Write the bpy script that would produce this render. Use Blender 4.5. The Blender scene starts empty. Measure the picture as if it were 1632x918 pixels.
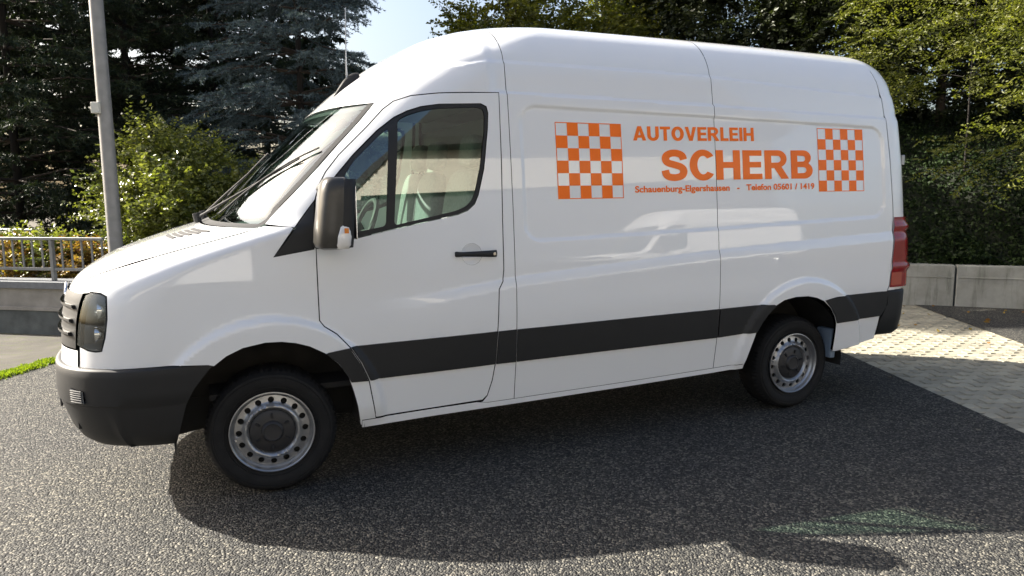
import bpy, bmesh, math, random
import numpy as np
from mathutils import Vector, Matrix
from mathutils.geometry import delaunay_2d_cdt

scene = bpy.context.scene
C = scene.collection
R = math.radians
rng = np.random.default_rng(7)

# ------------------------------------------------------------------ camera
CAM = dict(pos=(-0.3274, -3.9288, 1.6236), yaw=R(23.473), pitch=R(-7.591), roll=R(-0.510), f=1166.31)
def cam_axes():
    y, p, r = CAM['yaw'], CAM['pitch'], CAM['roll']
    f = np.array([math.sin(y)*math.cos(p), math.cos(y)*math.cos(p), math.sin(p)])
    rt = np.array([math.cos(y), -math.sin(y), 0.0]); up = np.cross(rt, f)
    return math.cos(r)*rt+math.sin(r)*up, -math.sin(r)*rt+math.cos(r)*up, f
cd = bpy.data.cameras.new('camera'); cam = bpy.data.objects.new('camera', cd); C.objects.link(cam)
a_r, a_u, a_f = cam_axes()
cam.matrix_world = Matrix(((a_r[0], a_u[0], -a_f[0], CAM['pos'][0]), (a_r[1], a_u[1], -a_f[1], CAM['pos'][1]), (a_r[2], a_u[2], -a_f[2], CAM['pos'][2]), (0, 0, 0, 1)))
cd.sensor_width = 36.0; cd.lens = CAM['f']/1632*36.0; cd.clip_start = 0.05; cd.clip_end = 2000
scene.camera = cam
def ground_at(px, py, z=0.0):          # the point at height z under a pixel of the 1632 x 918 photograph
    d = (px-816)/CAM['f']*a_r-(py-459)/CAM['f']*a_u+a_f
    t = (z-CAM['pos'][2])/d[2]
    return np.array(CAM['pos'])+t*d
def ray_at(px, py, dist):              # the point at a horizontal distance along a pixel's ray
    d = (px-816)/CAM['f']*a_r-(py-459)/CAM['f']*a_u+a_f
    return np.array(CAM['pos'])+d*dist/math.hypot(d[0], d[1])

# ------------------------------------------------------------------ light
SUN_AZ = R(-50.5); SUN_EL = R(33.0)
w = bpy.data.worlds.new('World'); scene.world = w; w.use_nodes = True
nt = w.node_tree; bg = nt.nodes['Background']
sky = nt.nodes.new('ShaderNodeTexSky'); sky.sky_type = 'NISHITA'; sky.sun_disc = False
sky.sun_elevation = SUN_EL; sky.sun_rotation = SUN_AZ; sky.air_density = 1.0; sky.dust_density = 5.0; sky.ozone_density = 1.0
nt.links.new(sky.outputs[0], bg.inputs[0]); bg.inputs[1].default_value = 0.072
sl = bpy.data.lights.new('sun', 'SUN'); sl.energy = 5.0; sl.angle = R(0.53); sl.color = (1.0, 0.93, 0.82)
so = bpy.data.objects.new('sun', sl); C.objects.link(so)
sd = Vector((math.sin(SUN_AZ)*math.cos(SUN_EL), math.cos(SUN_AZ)*math.cos(SUN_EL), math.sin(SUN_EL)))
so.rotation_euler = sd.to_track_quat('Z', 'Y').to_euler(); so.location = (-12, 11, 12)
scene.view_settings.view_transform = 'Standard'; scene.view_settings.look = 'None'
scene.view_settings.exposure = 1.95; scene.view_settings.gamma = 1.0; scene.view_settings.use_curve_mapping = False
scene.render.engine = 'CYCLES'

# ------------------------------------------------------------------ materials
def mat(name, col=(.5, .5, .5), rough=.5, metal=0., spec=.5, coat=0., coat_r=.03, var=0., var_scale=8., bump=0., bump_scale=60., trans=None, sheen=0.):
    m = bpy.data.materials.new(name); m.use_nodes = True
    n = m.node_tree.nodes; l = m.node_tree.links; b = n['Principled BSDF']
    b.inputs['Base Color'].default_value = (*col, 1); b.inputs['Roughness'].default_value = rough
    b.inputs['Metallic'].default_value = metal; b.inputs['Specular IOR Level'].default_value = spec
    b.inputs['Coat Weight'].default_value = coat; b.inputs['Coat Roughness'].default_value = coat_r
    tc = n.new('ShaderNodeTexCoord')
    if var:
        t = n.new('ShaderNodeTexNoise'); t.inputs['Scale'].default_value = var_scale; t.inputs['Detail'].default_value = 8
        l.new(tc.outputs['Object'], t.inputs['Vector'])
        mr = n.new('ShaderNodeMapRange'); mr.inputs[1].default_value = .3; mr.inputs[2].default_value = .7
        mr.inputs[3].default_value = 1-var; mr.inputs[4].default_value = 1+var; l.new(t.outputs[0], mr.inputs[0])
        mx = n.new('ShaderNodeMix'); mx.data_type = 'RGBA'; mx.blend_type = 'MULTIPLY'; mx.inputs[0].default_value = 1
        mx.inputs[6].default_value = (*col, 1); l.new(mr.outputs[0], mx.inputs[7]); l.new(mx.outputs[2], b.inputs['Base Color'])
    if bump:
        t = n.new('ShaderNodeTexNoise'); t.inputs['Scale'].default_value = bump_scale; t.inputs['Detail'].default_value = 6
        l.new(tc.outputs['Object'], t.inputs['Vector'])
        bp = n.new('ShaderNodeBump'); bp.inputs['Strength'].default_value = bump; bp.inputs['Distance'].default_value = .01
        l.new(t.outputs[0], bp.inputs['Height']); l.new(bp.outputs[0], b.inputs['Normal'])
    return m
def glass_mat(name, tint, f0=.08):
    m = bpy.data.materials.new(name); m.use_nodes = True; n = m.node_tree.nodes; l = m.node_tree.links
    n.remove(n['Principled BSDF']); out = n['Material Output']
    tr = n.new('ShaderNodeBsdfTransparent'); tr.inputs[0].default_value = (*tint, 1)
    gl = n.new('ShaderNodeBsdfGlossy'); gl.inputs['Roughness'].default_value = .01; gl.inputs[0].default_value = (.95, 1, 1, 1)
    ge = n.new('ShaderNodeNewGeometry'); dt = n.new('ShaderNodeVectorMath'); dt.operation = 'DOT_PRODUCT'
    l.new(ge.outputs['Incoming'], dt.inputs[0]); l.new(ge.outputs['Normal'], dt.inputs[1])
    def mth(op, a, b=None, c=None):
        q = n.new('ShaderNodeMath'); q.operation = op
        for k, v in enumerate((a, b, c)):
            if v is None: continue
            if isinstance(v, (int, float)): q.inputs[k].default_value = v
            else: l.new(v, q.inputs[k])
        return q.outputs[0]
    p5 = mth('POWER', mth('SUBTRACT', 1.0, mth('ABSOLUTE', dt.outputs['Value'])), 5.0)   # Schlick, the same from both sides of the pane
    mu = n.new('ShaderNodeMath'); mu.operation = 'MULTIPLY_ADD'; mu.inputs[1].default_value = 1-f0; mu.inputs[2].default_value = f0; mu.use_clamp = True; l.new(p5, mu.inputs[0])
    mx = n.new('ShaderNodeMixShader'); l.new(mu.outputs[0], mx.inputs[0])
    l.new(tr.outputs[0], mx.inputs[1]); l.new(gl.outputs[0], mx.inputs[2]); l.new(mx.outputs[0], out.inputs[0])
    return m
M = {}
M['paint'] = mat('white_paint', (.79, .80, .81), .35, coat=1., coat_r=.02)
M['black_plastic'] = mat('charcoal_plastic', (.012, .0128, .0142), .55, spec=.4, bump=.05, bump_scale=400, var=.1)
M['mirror_plastic'] = mat('mirror_plastic', (.04, .038, .034), .3, var=.15, var_scale=30)
M['seam'] = mat('seam_rubber', (.012, .012, .013), .8)
M['rubber'] = mat('tyre_rubber', (.009, .009, .0095), .75, spec=.3, var=.25, var_scale=20, bump=.1, bump_scale=150)
M['steel'] = mat('silver_steel', (.34, .345, .355), .35, metal=.8, var=.06, var_scale=40)
M['cap'] = mat('hub_cap_plastic', (.018, .018, .02), .5)
M['chrome'] = mat('chrome', (.8, .8, .8), .12, metal=1.)
M['under'] = mat('underbody', (.018, .018, .018), .9)
M['well'] = mat('wheel_well', (.016, .015, .014), .9, var=.3)
M['glass'] = glass_mat('tinted_glass', (.60, .76, .66), .14)
M['ws_glass'] = glass_mat('windscreen_glass', (.66, .84, .76), .22)
M['lens'] = glass_mat('clear_lens', (.92, .94, .95), .08)
M['lamp_dark'] = mat('lamp_housing', (.09, .10, .11), .2, metal=.3)
M['orange'] = mat('orange_film', (1.0, .18, .004), .5, spec=.3, coat=.12, coat_r=.04)
M['red'] = mat('red_lens', (.24, .003, .005), .22, coat=.35)
M['rib'] = mat('grey_rib', (.10, .10, .10), .35)
M['amber'] = mat('amber_bulb', (.7, .22, .03), .25)
M['clear_ind'] = mat('indicator_lens', (.75, .74, .72), .12, coat=1.)
M['fabric'] = mat('seat_fabric', (.15, .165, .165), .9, var=.15, var_scale=60)
M['trim'] = mat('interior_trim', (.022, .024, .025), .7)
M['liner'] = mat('headliner', (.16, .165, .16), .9)
# ------------------------------------------------------------------ mesh helpers
def mk(name, V, F, m, parent=None, smooth=True, normals=None):
    me = bpy.data.meshes.new(name); me.from_pydata([tuple(v) for v in np.asarray(V, float)], [], [tuple(f) for f in F]); me.update()
    if m is not None: me.materials.append(M[m] if isinstance(m, str) else m)
    if smooth: me.polygons.foreach_set('use_smooth', [True]*len(me.polygons))
    if normals is not None: me.normals_split_custom_set_from_vertices([tuple(x) for x in normals])
    o = bpy.data.objects.new(name, me); C.objects.link(o)
    if parent is not None: o.parent = parent
    return o
def empty(name, loc, rz=0., parent=None):
    o = bpy.data.objects.new(name, None); C.objects.link(o); o.location = loc; o.rotation_euler = (0, 0, rz); o.empty_display_size = .2
    if parent is not None: o.parent = parent
    return o
def tag(o, label=None, cat=None, group=None, kind=None):
    for k, v in (('label', label), ('category', cat), ('group', group), ('kind', kind)):
        if v: o[k] = v
    return o
class MB:
    def __init__(s): s.v = []; s.f = []; s.n = 0
    def add(s, V, F):
        V = np.asarray(V, float).reshape(-1, 3); s.v.append(V); s.f += [tuple(int(i)+s.n for i in f) for f in F]; s.n += len(V); return s
    def box(s, c, d, rot=None, bev=0.):
        if bev <= 0:
            V = np.array([(x, y, z) for x in (-.5, .5) for y in (-.5, .5) for z in (-.5, .5)])*np.array(d)
            F = [(0, 1, 3, 2), (4, 6, 7, 5), (0, 4, 5, 1), (2, 3, 7, 6), (0, 2, 6, 4), (1, 5, 7, 3)]
        else:
            bm = bmesh.new(); bmesh.ops.create_cube(bm, size=1)
            for v in bm.verts: v.co = Vector(v.co)*1.0; v.co.x *= d[0]; v.co.y *= d[1]; v.co.z *= d[2]
            bmesh.ops.bevel(bm, geom=bm.edges[:], offset=bev, segments=3, profile=.5, affect='EDGES')
            bm.verts.index_update(); V = np.array([v.co[:] for v in bm.verts]); F = [[v.index for v in f.verts] for f in bm.faces]; bm.free()
        if rot is not None: V = V@np.array(rot).T
        return s.add(V+np.array(c), F)
    def tube(s, pts, r, n=10, cap=True):
        pts = np.array(pts, float); rr = np.full(len(pts), r) if np.isscalar(r) else np.array(r)
        V = []; up = np.array([0, 0, 1.])
        for i, p in enumerate(pts):
            t = pts[min(i+1, len(pts)-1)]-pts[max(i-1, 0)]; t = t/np.linalg.norm(t)
            a = np.cross(t, up if abs(t[2]) < .95 else np.array([1., 0, 0])); a /= np.linalg.norm(a); b = np.cross(t, a)
            for k in range(n):
                q = 2*math.pi*k/n; V.append(p+rr[i]*(math.cos(q)*a+math.sin(q)*b))
        F = [(i*n+k, i*n+(k+1) % n, (i+1)*n+(k+1) % n, (i+1)*n+k) for i in range(len(pts)-1) for k in range(n)]
        if cap: F += [tuple(range(n))[::-1], tuple((len(pts)-1)*n+k for k in range(n))]
        return s.add(V, F)
    def loft(s, rings, closed=True, cap=True):
        n = len(rings[0]); F = []
        for i in range(len(rings)-1):
            for k in range(n if closed else n-1): F.append((i*n+k, i*n+(k+1) % n, (i+1)*n+(k+1) % n, (i+1)*n+k))
        if cap: F += [tuple(range(n))[::-1], tuple((len(rings)-1)*n+k for k in range(n))]
        return s.add(np.concatenate([np.asarray(r, float) for r in rings]), F)
    def build(s, name, m, parent=None, smooth=False, autosmooth=None):
        o = mk(name, np.concatenate(s.v), s.f, m, parent, smooth)
        if autosmooth: o.data.set_sharp_from_angle(angle=R(autosmooth))
        return o
def rot_z(a): return np.array([[math.cos(a), -math.sin(a), 0], [math.sin(a), math.cos(a), 0], [0, 0, 1]])
def rot_y(a): return np.array([[math.cos(a), 0, math.sin(a)], [0, 1, 0], [-math.sin(a), 0, math.cos(a)]])
def rot_x(a): return np.array([[1, 0, 0], [0, math.cos(a), -math.sin(a)], [0, math.sin(a), math.cos(a)]])
def resample(poly, step, close=True):
    P = np.asarray(poly, float); out = []; n = len(P)
    for i in range(n if close else n-1):
        a, b = P[i], P[(i+1) % n]; k = max(1, int(math.ceil(np.linalg.norm(b-a)/step)))
        out += [a+(b-a)*j/k for j in range(k)]
    if not close: out.append(P[-1])
    return np.array(out)
def smooth_poly(P, it=2):           # Chaikin on an open line
    P = np.asarray(P, float)
    for _ in range(it):
        Q = [P[0]]
        for a, b in zip(P[:-1], P[1:]): Q += [a*.75+b*.25, a*.25+b*.75]
        Q.append(P[-1]); P = np.array(Q)
    return P
def round_poly(P, it=2):            # Chaikin on a closed line
    P = np.asarray(P, float)
    for _ in range(it):
        Q = []
        for a, b in zip(P, np.roll(P, -1, 0)): Q += [a*.8+b*.2, a*.2+b*.8]
        P = np.array(Q)
    return P
def inside(pts, poly):
    x, y = pts[:, 0], pts[:, 1]; r = np.zeros(len(pts), bool); P = np.asarray(poly)
    for (x1, y1), (x2, y2) in zip(P, np.roll(P, -1, 0)):
        if y1 == y2: continue
        c = ((y1 > y) != (y2 > y)) & (x < (x2-x1)*(y-y1)/(y2-y1)+x1); r ^= c
    return r
def dist_poly(pts, poly):
    P = np.asarray(poly); d = np.full(len(pts), 9.)
    for a, b in zip(P, np.roll(P, -1, 0)):
        e = b-a; L = e@e
        t = np.clip(((pts-a)@e)/max(L, 1e-12), 0, 1); d = np.minimum(d, np.linalg.norm(pts-a-t[:, None]*e, axis=1))
    return d
def shrink(poly, d):                # moves every point of a closed outline inwards by d
    P = np.asarray(poly, float); A = .5*np.sum(P[:, 0]*np.roll(P[:, 1], -1)-np.roll(P[:, 0], -1)*P[:, 1]); s = 1 if A > 0 else -1
    e1 = P-np.roll(P, 1, 0); e2 = np.roll(P, -1, 0)-P
    n1 = np.c_[-e1[:, 1], e1[:, 0]]; n2 = np.c_[-e2[:, 1], e2[:, 0]]
    n1 /= np.linalg.norm(n1, axis=1)[:, None]+1e-12; n2 /= np.linalg.norm(n2, axis=1)[:, None]+1e-12
    n = n1+n2; n /= np.maximum(np.linalg.norm(n, axis=1), .5)[:, None]
    return P+s*d*n
def cdt2d(outer, holes, dx, dy, extra=None):
    loops = [np.asarray(outer)]+[np.asarray(h) for h in holes]
    lo, hi = loops[0].min(0), loops[0].max(0)
    gx = np.arange(lo[0]+dx/2, hi[0], dx); gy = np.arange(lo[1]+dy/2, hi[1], dy)
    G = np.array(np.meshgrid(gx, gy)).reshape(2, -1).T
    k = inside(G, loops[0])
    for h in loops[1:]: k &= ~inside(G, h)
    G = G[k]; s = np.array([1/dx, 1/dy])
    dm = np.full(len(G), 9.)
    for L in loops: dm = np.minimum(dm, dist_poly(G*s, L*s))
    G = G[dm > .45]
    if extra is not None and len(extra):
        X = np.asarray(extra); k = inside(X, loops[0])
        for h in loops[1:]: k &= ~inside(X, h)
        X = X[k]; dx_ = np.full(len(X), 9.)
        for L in loops: dx_ = np.minimum(dx_, dist_poly(X*s, L*s))
        X = X[dx_ > .3]
        if len(X):
            dg = np.array([np.min(np.abs(X[:, 1]-g[1])/dy+np.maximum(np.abs(X[:, 0]-g[0])/dx-.8, 0)*9) for g in G]); G = np.r_[G[dg > .4], X]
    pts = np.concatenate(loops+[G]); E = []; n = 0
    for L in loops:
        E += [(n+i, n+(i+1) % len(L)) for i in range(len(L))]; n += len(L)
    vo, eo, fo, _, _, _ = delaunay_2d_cdt([Vector(q) for q in pts*s], E, [], 0, 1e-7)
    V = np.array([v[:] for v in vo])/s; F = np.array([f for f in fo if len(f) == 3])
    cen = V[F].mean(1); k = inside(cen, loops[0])
    for h in loops[1:]: k &= ~inside(cen, h)
    return V, F[k]

# ------------------------------------------------------------------ the van's outer surface
YC = 1.0

def table(pts,sig):
    zs=np.arange(-0.3,3.3,0.004); p=np.array(pts); v=np.interp(zs,p[:,0],p[:,1])
    h=int(3*sig/.004); k=np.arange(-h,h+1)*.004; g=np.exp(-.5*(k/sig)**2); g/=g.sum()
    vp=np.concatenate([np.full(h,v[0]),v,np.full(h,v[-1])])
    return zs,np.convolve(vp,g,'valid')
T_W=table([(.15,.90),(.25,.935),(.35,.955),(.6,.982),(.9,.993),(1.2,.988),(1.5,.968),(1.8,.94),(2.1,.905),(2.2,.892),(2.35,.868),(2.42,.85),(2.5,.805),(2.56,.755),(2.62,.675),(2.66,.56),(2.69,.39),(2.712,0.)],.022)
T_XF=table([(.1,-.84),(.2,-.88),(.3,-.95),(.45,-1.0),(.6,-1.025),(.75,-1.02),(.9,-1.005),(1.0,-.995),(1.1,-.975),(1.17,-.945),(1.22,-.895),(1.28,-.785),(1.34,-.63),(1.40,-.45),(1.45,-.28),(1.49,-.195),(1.60,-.1),(1.8,.08),(2.0,.28),(2.12,.405),(2.25,.55),(2.40,.75),(2.5,.93),(2.58,1.08),(2.65,1.3),(2.69,1.5),(2.712,2.0)],.02)
T_D=table([(.1,.5),(1.0,.5),(1.25,.5),(1.45,.58),(2.2,.62),(2.5,.7),(2.7,.5)],.06)
T_N=table([(.1,4.2),(1.0,4.2),(1.2,3.8),(1.45,3.0),(2.1,2.8),(2.7,2.4)],.06)
T_XR=table([(.1,4.74),(.5,4.755),(.9,4.765),(1.3,4.757),(1.8,4.742),(2.2,4.715),(2.4,4.685),(2.52,4.65),(2.6,4.60),(2.66,4.50),(2.7,4.2),(2.712,3.9)],.03)
def tb(T,z): return np.interp(z,T[0],T[1])
def sst(a,b,v):
    t=np.clip((v-a)/(b-a),0,1); return t*t*(3-2*t)
FW=(0.0,.345); RW=(3.665,.345)
def arch_z(x,z): # roof arch + rake: shift z so that the roof drops to the rear and front
    return z+sst(1.9,2.5,z)*(np.where(x<2.6,.004,.014)*((x-2.6)/1.7)**2-.006)
def ledge_z(x): return np.interp(x,[1.3,2.8,4.5],[2.195,2.175,2.135])
def ridge_z(x): return np.interp(x,[.9,1.3,2.8,4.5],[2.3,2.375,2.37,2.29])
def crease_z(x): return np.interp(x,[.5,.85,1.38,2.85,4.6],[1.02,1.045,1.115,1.215,1.29])
def Y0(x,z):
    x=np.asarray(x,float); z=np.asarray(z,float)
    zz=arch_z(x,z); W=tb(T_W,zz)
    xf=tb(T_XF,zz); D=tb(T_D,zz); n=tb(T_N,zz)
    s=np.clip((x-xf)/D,0,1)
    t=(1-(1-s)**2.0); t=np.clip(t,0,1)**(1/n)
    c=W*t
    xr=tb(T_XR,zz); Dr=.17; v=np.clip((x-(xr-Dr))/Dr,0,1)
    c=np.minimum(c,1e9)-np.minimum(c,.13)*(1-np.sqrt(np.maximum(1-v*v,0)))
    c=np.where(x>xr,-1,c); c=np.where(x<xf,-1,c)
    return c
def rrect(px,pz,x0,x1,z0f,z1f,r):
    z0=z0f(px); z1=z1f(px); cx=(x0+x1)/2; cz=(z0+z1)/2
    qx=np.abs(px-cx)-(x1-x0)/2+r; qz=np.abs(pz-cz)-(z1-z0)/2+r
    return np.hypot(np.maximum(qx,0),np.maximum(qz,0))+np.minimum(np.maximum(qx,qz),0)-r
def Y(x,z):
    x=np.asarray(x,float); z=np.asarray(z,float)
    c=Y0(x,z); d=np.zeros_like(c)
    # wheel arch flares
    for (cx,cz),ri in ((FW,.43),(RW,.42)):
        r=np.hypot(x-cx,z-cz-0.03); d=d+.026*(1-sst(.575,.62,r))*sst(.30,.45,z)
    # shoulder crease
    zc=crease_z(x); d=d+.018*sst(.45,1.1,x)*np.clip((zc-z)/.06,0,1)**.75*sst(.35,.9,z)
    # recessed cargo panel
    sd=rrect(x,z,1.47,4.46,lambda q:np.interp(q,[1.5,2.87,4.5],[1.315,1.35,1.40]),lambda q:np.interp(q,[1.4,2.8,4.5],[2.13,2.105,2.07]),.12)
    d=d-.011*(1-sst(-.022,.006,sd))
    # roof ledges
    zl=ledge_z(x); d=d-.014*np.clip((z-zl+.004)/.008,0,1)*sst(1.28,1.36,x)
    zr=ridge_z(x); d=d-.012*np.clip((z-zr+.004)/.008,0,1)*sst(.9,1.25,x)*sst(2.1,2.2,z)
    return np.where(c>0.02,np.maximum(c+d*np.clip((c-.02)/.3,0,1),.001),c)

def Xf(c, z):                        # front face: x for a half width and a height
    c = np.abs(np.asarray(c, float)); z = np.asarray(z, float); x = np.full(np.broadcast(c, z).shape, .5)
    for _ in range(3):
        zz = arch_z(x, z); W = tb(T_W, zz); t = np.clip(c/W, 0, .9999)
        x = tb(T_XF, zz)+tb(T_D, zz)*(1-np.sqrt(1-t**tb(T_N, zz)))
    return x
def Zt(x, c):                        # top face: z for a place in plan
    x = np.asarray(x, float); c = np.abs(np.asarray(c, float)); a = np.full(x.shape, 1.0); b = np.full(x.shape, 2.74)
    for _ in range(32):
        m = (a+b)/2; k = Y(x, m) > c; a = np.where(k, m, a); b = np.where(k, b, m)
    return a
def surf(dom, A, B, off):
    e = .003
    if dom == 'side':
        c = Y(A, B); n = np.stack([-(Y(A+e, B)-Y(A-e, B))/(2*e), np.ones_like(A), -(Y(A, B+e)-Y(A, B-e))/(2*e)], 1); P = np.stack([A, c, B], 1)
    elif dom == 'front':
        s = np.sign(A); x = Xf(A, B); n = np.stack([-np.ones_like(A), (Xf(A+e, B)-Xf(A-e, B))/(2*e), (Xf(A, B+e)-Xf(A, B-e))/(2*e)], 1); P = np.stack([x, A, B], 1)
    else:
        z = Zt(A, B); n = np.stack([-(Zt(A+e, B)-Zt(A-e, B))/(2*e), -(Zt(A, np.abs(B)+e)-Zt(A, np.abs(B)-e))/(2*e)*np.where(B < 0, -1, 1), np.ones_like(A)], 1); P = np.stack([A, B, z], 1)
    n = np.clip(n, -8, 8); n /= np.linalg.norm(n, axis=1)[:, None]
    return P+off*n, n
def panel(name, outer, m, parent, holes=(), dom='side', off=0., dx=.03, dy=.03, rim=.012, both=True, bstep=None, gap=0., extra=None):
    bs = bstep or min(dx, dy)*1.2
    if gap: outer = shrink(outer, gap); holes = [shrink(h, -gap) for h in holes]
    outer = resample(outer, bs); holes = [resample(h, bs) for h in holes]
    V, F = cdt2d(outer, holes, dx, dy, extra)
    P, N = surf(dom, V[:, 0], V[:, 1], off)
    fn = np.cross(P[F[:, 1]]-P[F[:, 0]], P[F[:, 2]]-P[F[:, 0]]); fl = np.einsum('ij,ij->i', fn, N[F[:, 0]]) < 0
    F[fl] = F[fl][:, ::-1]; F = F.tolist(); Ps = [P]; Ns = [N]; n0 = len(P)
    if rim:
        for L in [outer]+list(holes):
            p1, nn = surf(dom, L[:, 0], L[:, 1], off); p2 = p1-rim*nn
            t = np.roll(p1, -1, 0)-np.roll(p1, 1, 0); ln = np.cross(t, nn); ln /= np.linalg.norm(ln, axis=1)[:, None]+1e-9
            k = len(L); Ps += [p1, p2]; Ns += [ln, ln]
            F += [(n0+i, n0+(i+1) % k, n0+k+(i+1) % k, n0+k+i) for i in range(k)]; n0 += 2*k
    P = np.concatenate(Ps); N = np.concatenate(Ns)
    outs = []
    if dom == 'side':
        q = P*np.array([1, -1, 1]); nq = N*np.array([1, -1, 1])
        outs.append(mk(name, q, [f[::-1] for f in F], m, parent, True, nq))
        if both: outs.append(mk(name, P, F, m, parent, True, N))
        return outs
    return [mk(name, P, F, m, parent, True, N)]
def ribbon(name, line, m, parent, off=-.013, wdt=.022):     # dark backing behind a panel gap
    L = resample(line, .04, False); t = np.gradient(L, axis=0); t /= np.linalg.norm(t, axis=1)[:, None]; n = np.c_[-t[:, 1], t[:, 0]]
    A = L+n*wdt/2; B = L-n*wdt/2
    P, _ = surf('side', np.r_[A[:, 0], B[:, 0]], np.r_[A[:, 1], B[:, 1]], off); k = len(L)
    F = [(i, i+1, k+i+1, k+i) for i in range(k-1)]
    for s in (-1, 1): mk(name, P*np.array([1, s, 1]), F, m, parent, True)

# ------------------------------------------------------------------ the van
van = tag(empty('delivery_van', (0, YC, 0)), 'white high-roof panel van with orange lettering and checker squares', 'van')
DOOR_F = [(.552, .367), (.530, .489), (.512, .593), (.468, .698), (.414, .79), (.349, .866), (.285, .912), (.262, .945), (.261, 1.083), (.261, 1.25), (.262, 1.366), (.264, 1.48), (.280, 1.595), (.311, 1.674), (.346, 1.733), (.421, 1.823), (.58, 1.975), (.68, 2.078), (.742, 2.124), (.836, 2.155), (.99, 2.172), (1.177, 2.182), (1.352, 2.189)]
DOOR_R = [(1.352, 2.189), (1.345, 1.818), (1.335, 1.455), (1.332, 1.162), (1.324, 1.096), (1.294, 1.051), (1.283, .809), (1.27, .603), (1.256, .503), (1.228, .41), (1.198, .384)]
WIN = [(.265, 1.331), (.46, 1.372), (.667, 1.416), (1.06, 1.490), (1.12, 1.512), (1.165, 1.548), (1.19, 1.60), (1.232, 1.749), (1.268, 1.98), (1.276, 2.07), (1.268, 2.105), (1.235, 2.12), (.984, 2.108), (.88, 2.092), (.80, 2.066), (.728, 2.030), (.629, 1.955), (.494, 1.825), (.393, 1.712), (.33, 1.632), (.288, 1.56), (.27, 1.48)]
QGL = [(.689, 1.975), (.644, 1.438), (.469, 1.408), (.375, 1.398), (.40, 1.58), (.437, 1.717), (.49, 1.794), (.624, 1.921)]
GL = [(.745, 2.018), (.80, 2.046), (.88, 2.07), (.983, 2.085), (1.2, 2.099), (1.245, 2.093), (1.255, 2.06), (1.246, 1.95), (1.21, 1.755), (1.172, 1.615), (1.152, 1.57), (1.11, 1.535), (1.05, 1.512), (.691, 1.44)]
ARCH_F = [(-.463, .357), (-.435, .46), (-.409, .556), (-.38, .625), (-.323, .700), (-.272, .755), (-.21, .80), (-.13, .835), (-.02, .853), (.061, .850), (.13, .837), (.20, .813), (.278, .768), (.35, .70), (.40, .62), (.425, .54), (.445, .46), (.467, .328)]
ARCH_R = [(3.150, .380), (3.185, .50), (3.222, .625), (3.27, .70), (3.32, .76), (3.38, .81), (3.45, .842), (3.554, .857), (3.666, .855), (3.75, .838), (3.82, .81), (3.89, .755), (3.94, .69), (3.965, .63), (3.972, .53), (3.974, .42)]
SB, S2, ZR = 1.405, 2.902, 2.50
SEAM_R = [(4.455, 2.50), (4.471, 2.396), (4.492, 2.21), (4.521, 1.859), (4.546, 1.407), (4.525, 1.15), (4.505, .881), (4.49, .843)]
SILL = lambda x: float(np.interp(x, [.467, .9, 1.4, 2.2, 2.9, 3.15], [.328, .340, .348, .362, .379, .388]))
ST = lambda x: float(np.interp(x, [.3, .41, 1.27, 2.66, 2.9, 3.26, 4.0, 4.49], [.772, .789, .803, .816, .818, .822, .836, .843]))
SO = lambda x: float(np.interp(x, [.4, .51, 1.27, 2.68, 2.9, 3.22, 4.0, 4.44], [.592, .591, .603, .616, .618, .630, .636, .651]))
G = .003
def feature_points(x0, x1):
    xs = np.arange(x0, x1, .022); out = []
    for fz, ds in ((crease_z, (.001, -.006, -.014)), (ledge_z, (-.0045, .0045)), (ridge_z, (-.0045, .0045))):
        for d in ds: out.append(np.c_[xs, fz(xs)+d])
    return np.concatenate(out)
# front wing: nose to door seam, over the wheel
BON = [(-.909, 1.124), (-.875, 1.165), (-.843, 1.193), (-.78, 1.225), (-.706, 1.250), (-.502, 1.312), (-.355, 1.352), (-.22, 1.386), (-.099, 1.417), (.012, 1.452)]
GZ = np.linspace(1.142, .80, 10); gx = [(float(Xf(.822, z)), z) for z in GZ]
HL = [(-.806, 1.146), (-.760, 1.143), (-.733, 1.128), (-.737, 1.02), (-.752, .93), (-.772, .862), (-.80, .858), (-.835, .862)]+[(float(Xf(.806, z)), z) for z in np.linspace(.882, 1.13, 8)]
HL = [(x, z) for x, z in HL]
wing = gx+[(float(Xf(.822, .774)), .774), (-.80, .772), (-.745, .770), (-.60, .773), (-.42, .772), (-.30, .763)]+[q for q in ARCH_F if q[0] > -.28]+[(.556, .335), (.552, .367)]+DOOR_F[1:11]+[(.25, 1.326), (.046, 1.293), (.155, 1.440), (.14, 1.447)]+BON[::-1]
wings = panel('front_wing', wing, 'paint', van, holes=[HL], dx=.02, dy=.018, gap=G, rim=.02)
# A-pillar, cab roof side and B-pillar in one pressing
WSE = [(.020, 1.460), (.10, 1.545), (.185, 1.629), (.31, 1.757), (.433, 1.889), (.55, 2.01), (.645, 2.115)]
CAPX = [(float(tb(T_XF, z)+.27*tb(T_D, z)), z) for z in np.linspace(2.135, ZR+.012, 9)]
cab = WSE+CAPX+[(SB, ZR+.012), (SB, .352), (1.198, .345), (.95, .342), (.95, .352), (1.2, .376)]+DOOR_R[::-1][1:]+DOOR_F[::-1][1:10]+[(.275, 1.582), (.16, 1.44)]
panel('cab_side', cab, 'paint', van, extra=feature_points(1.0, 1.41), dx=.022, dy=.014, gap=G, rim=.015)
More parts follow.
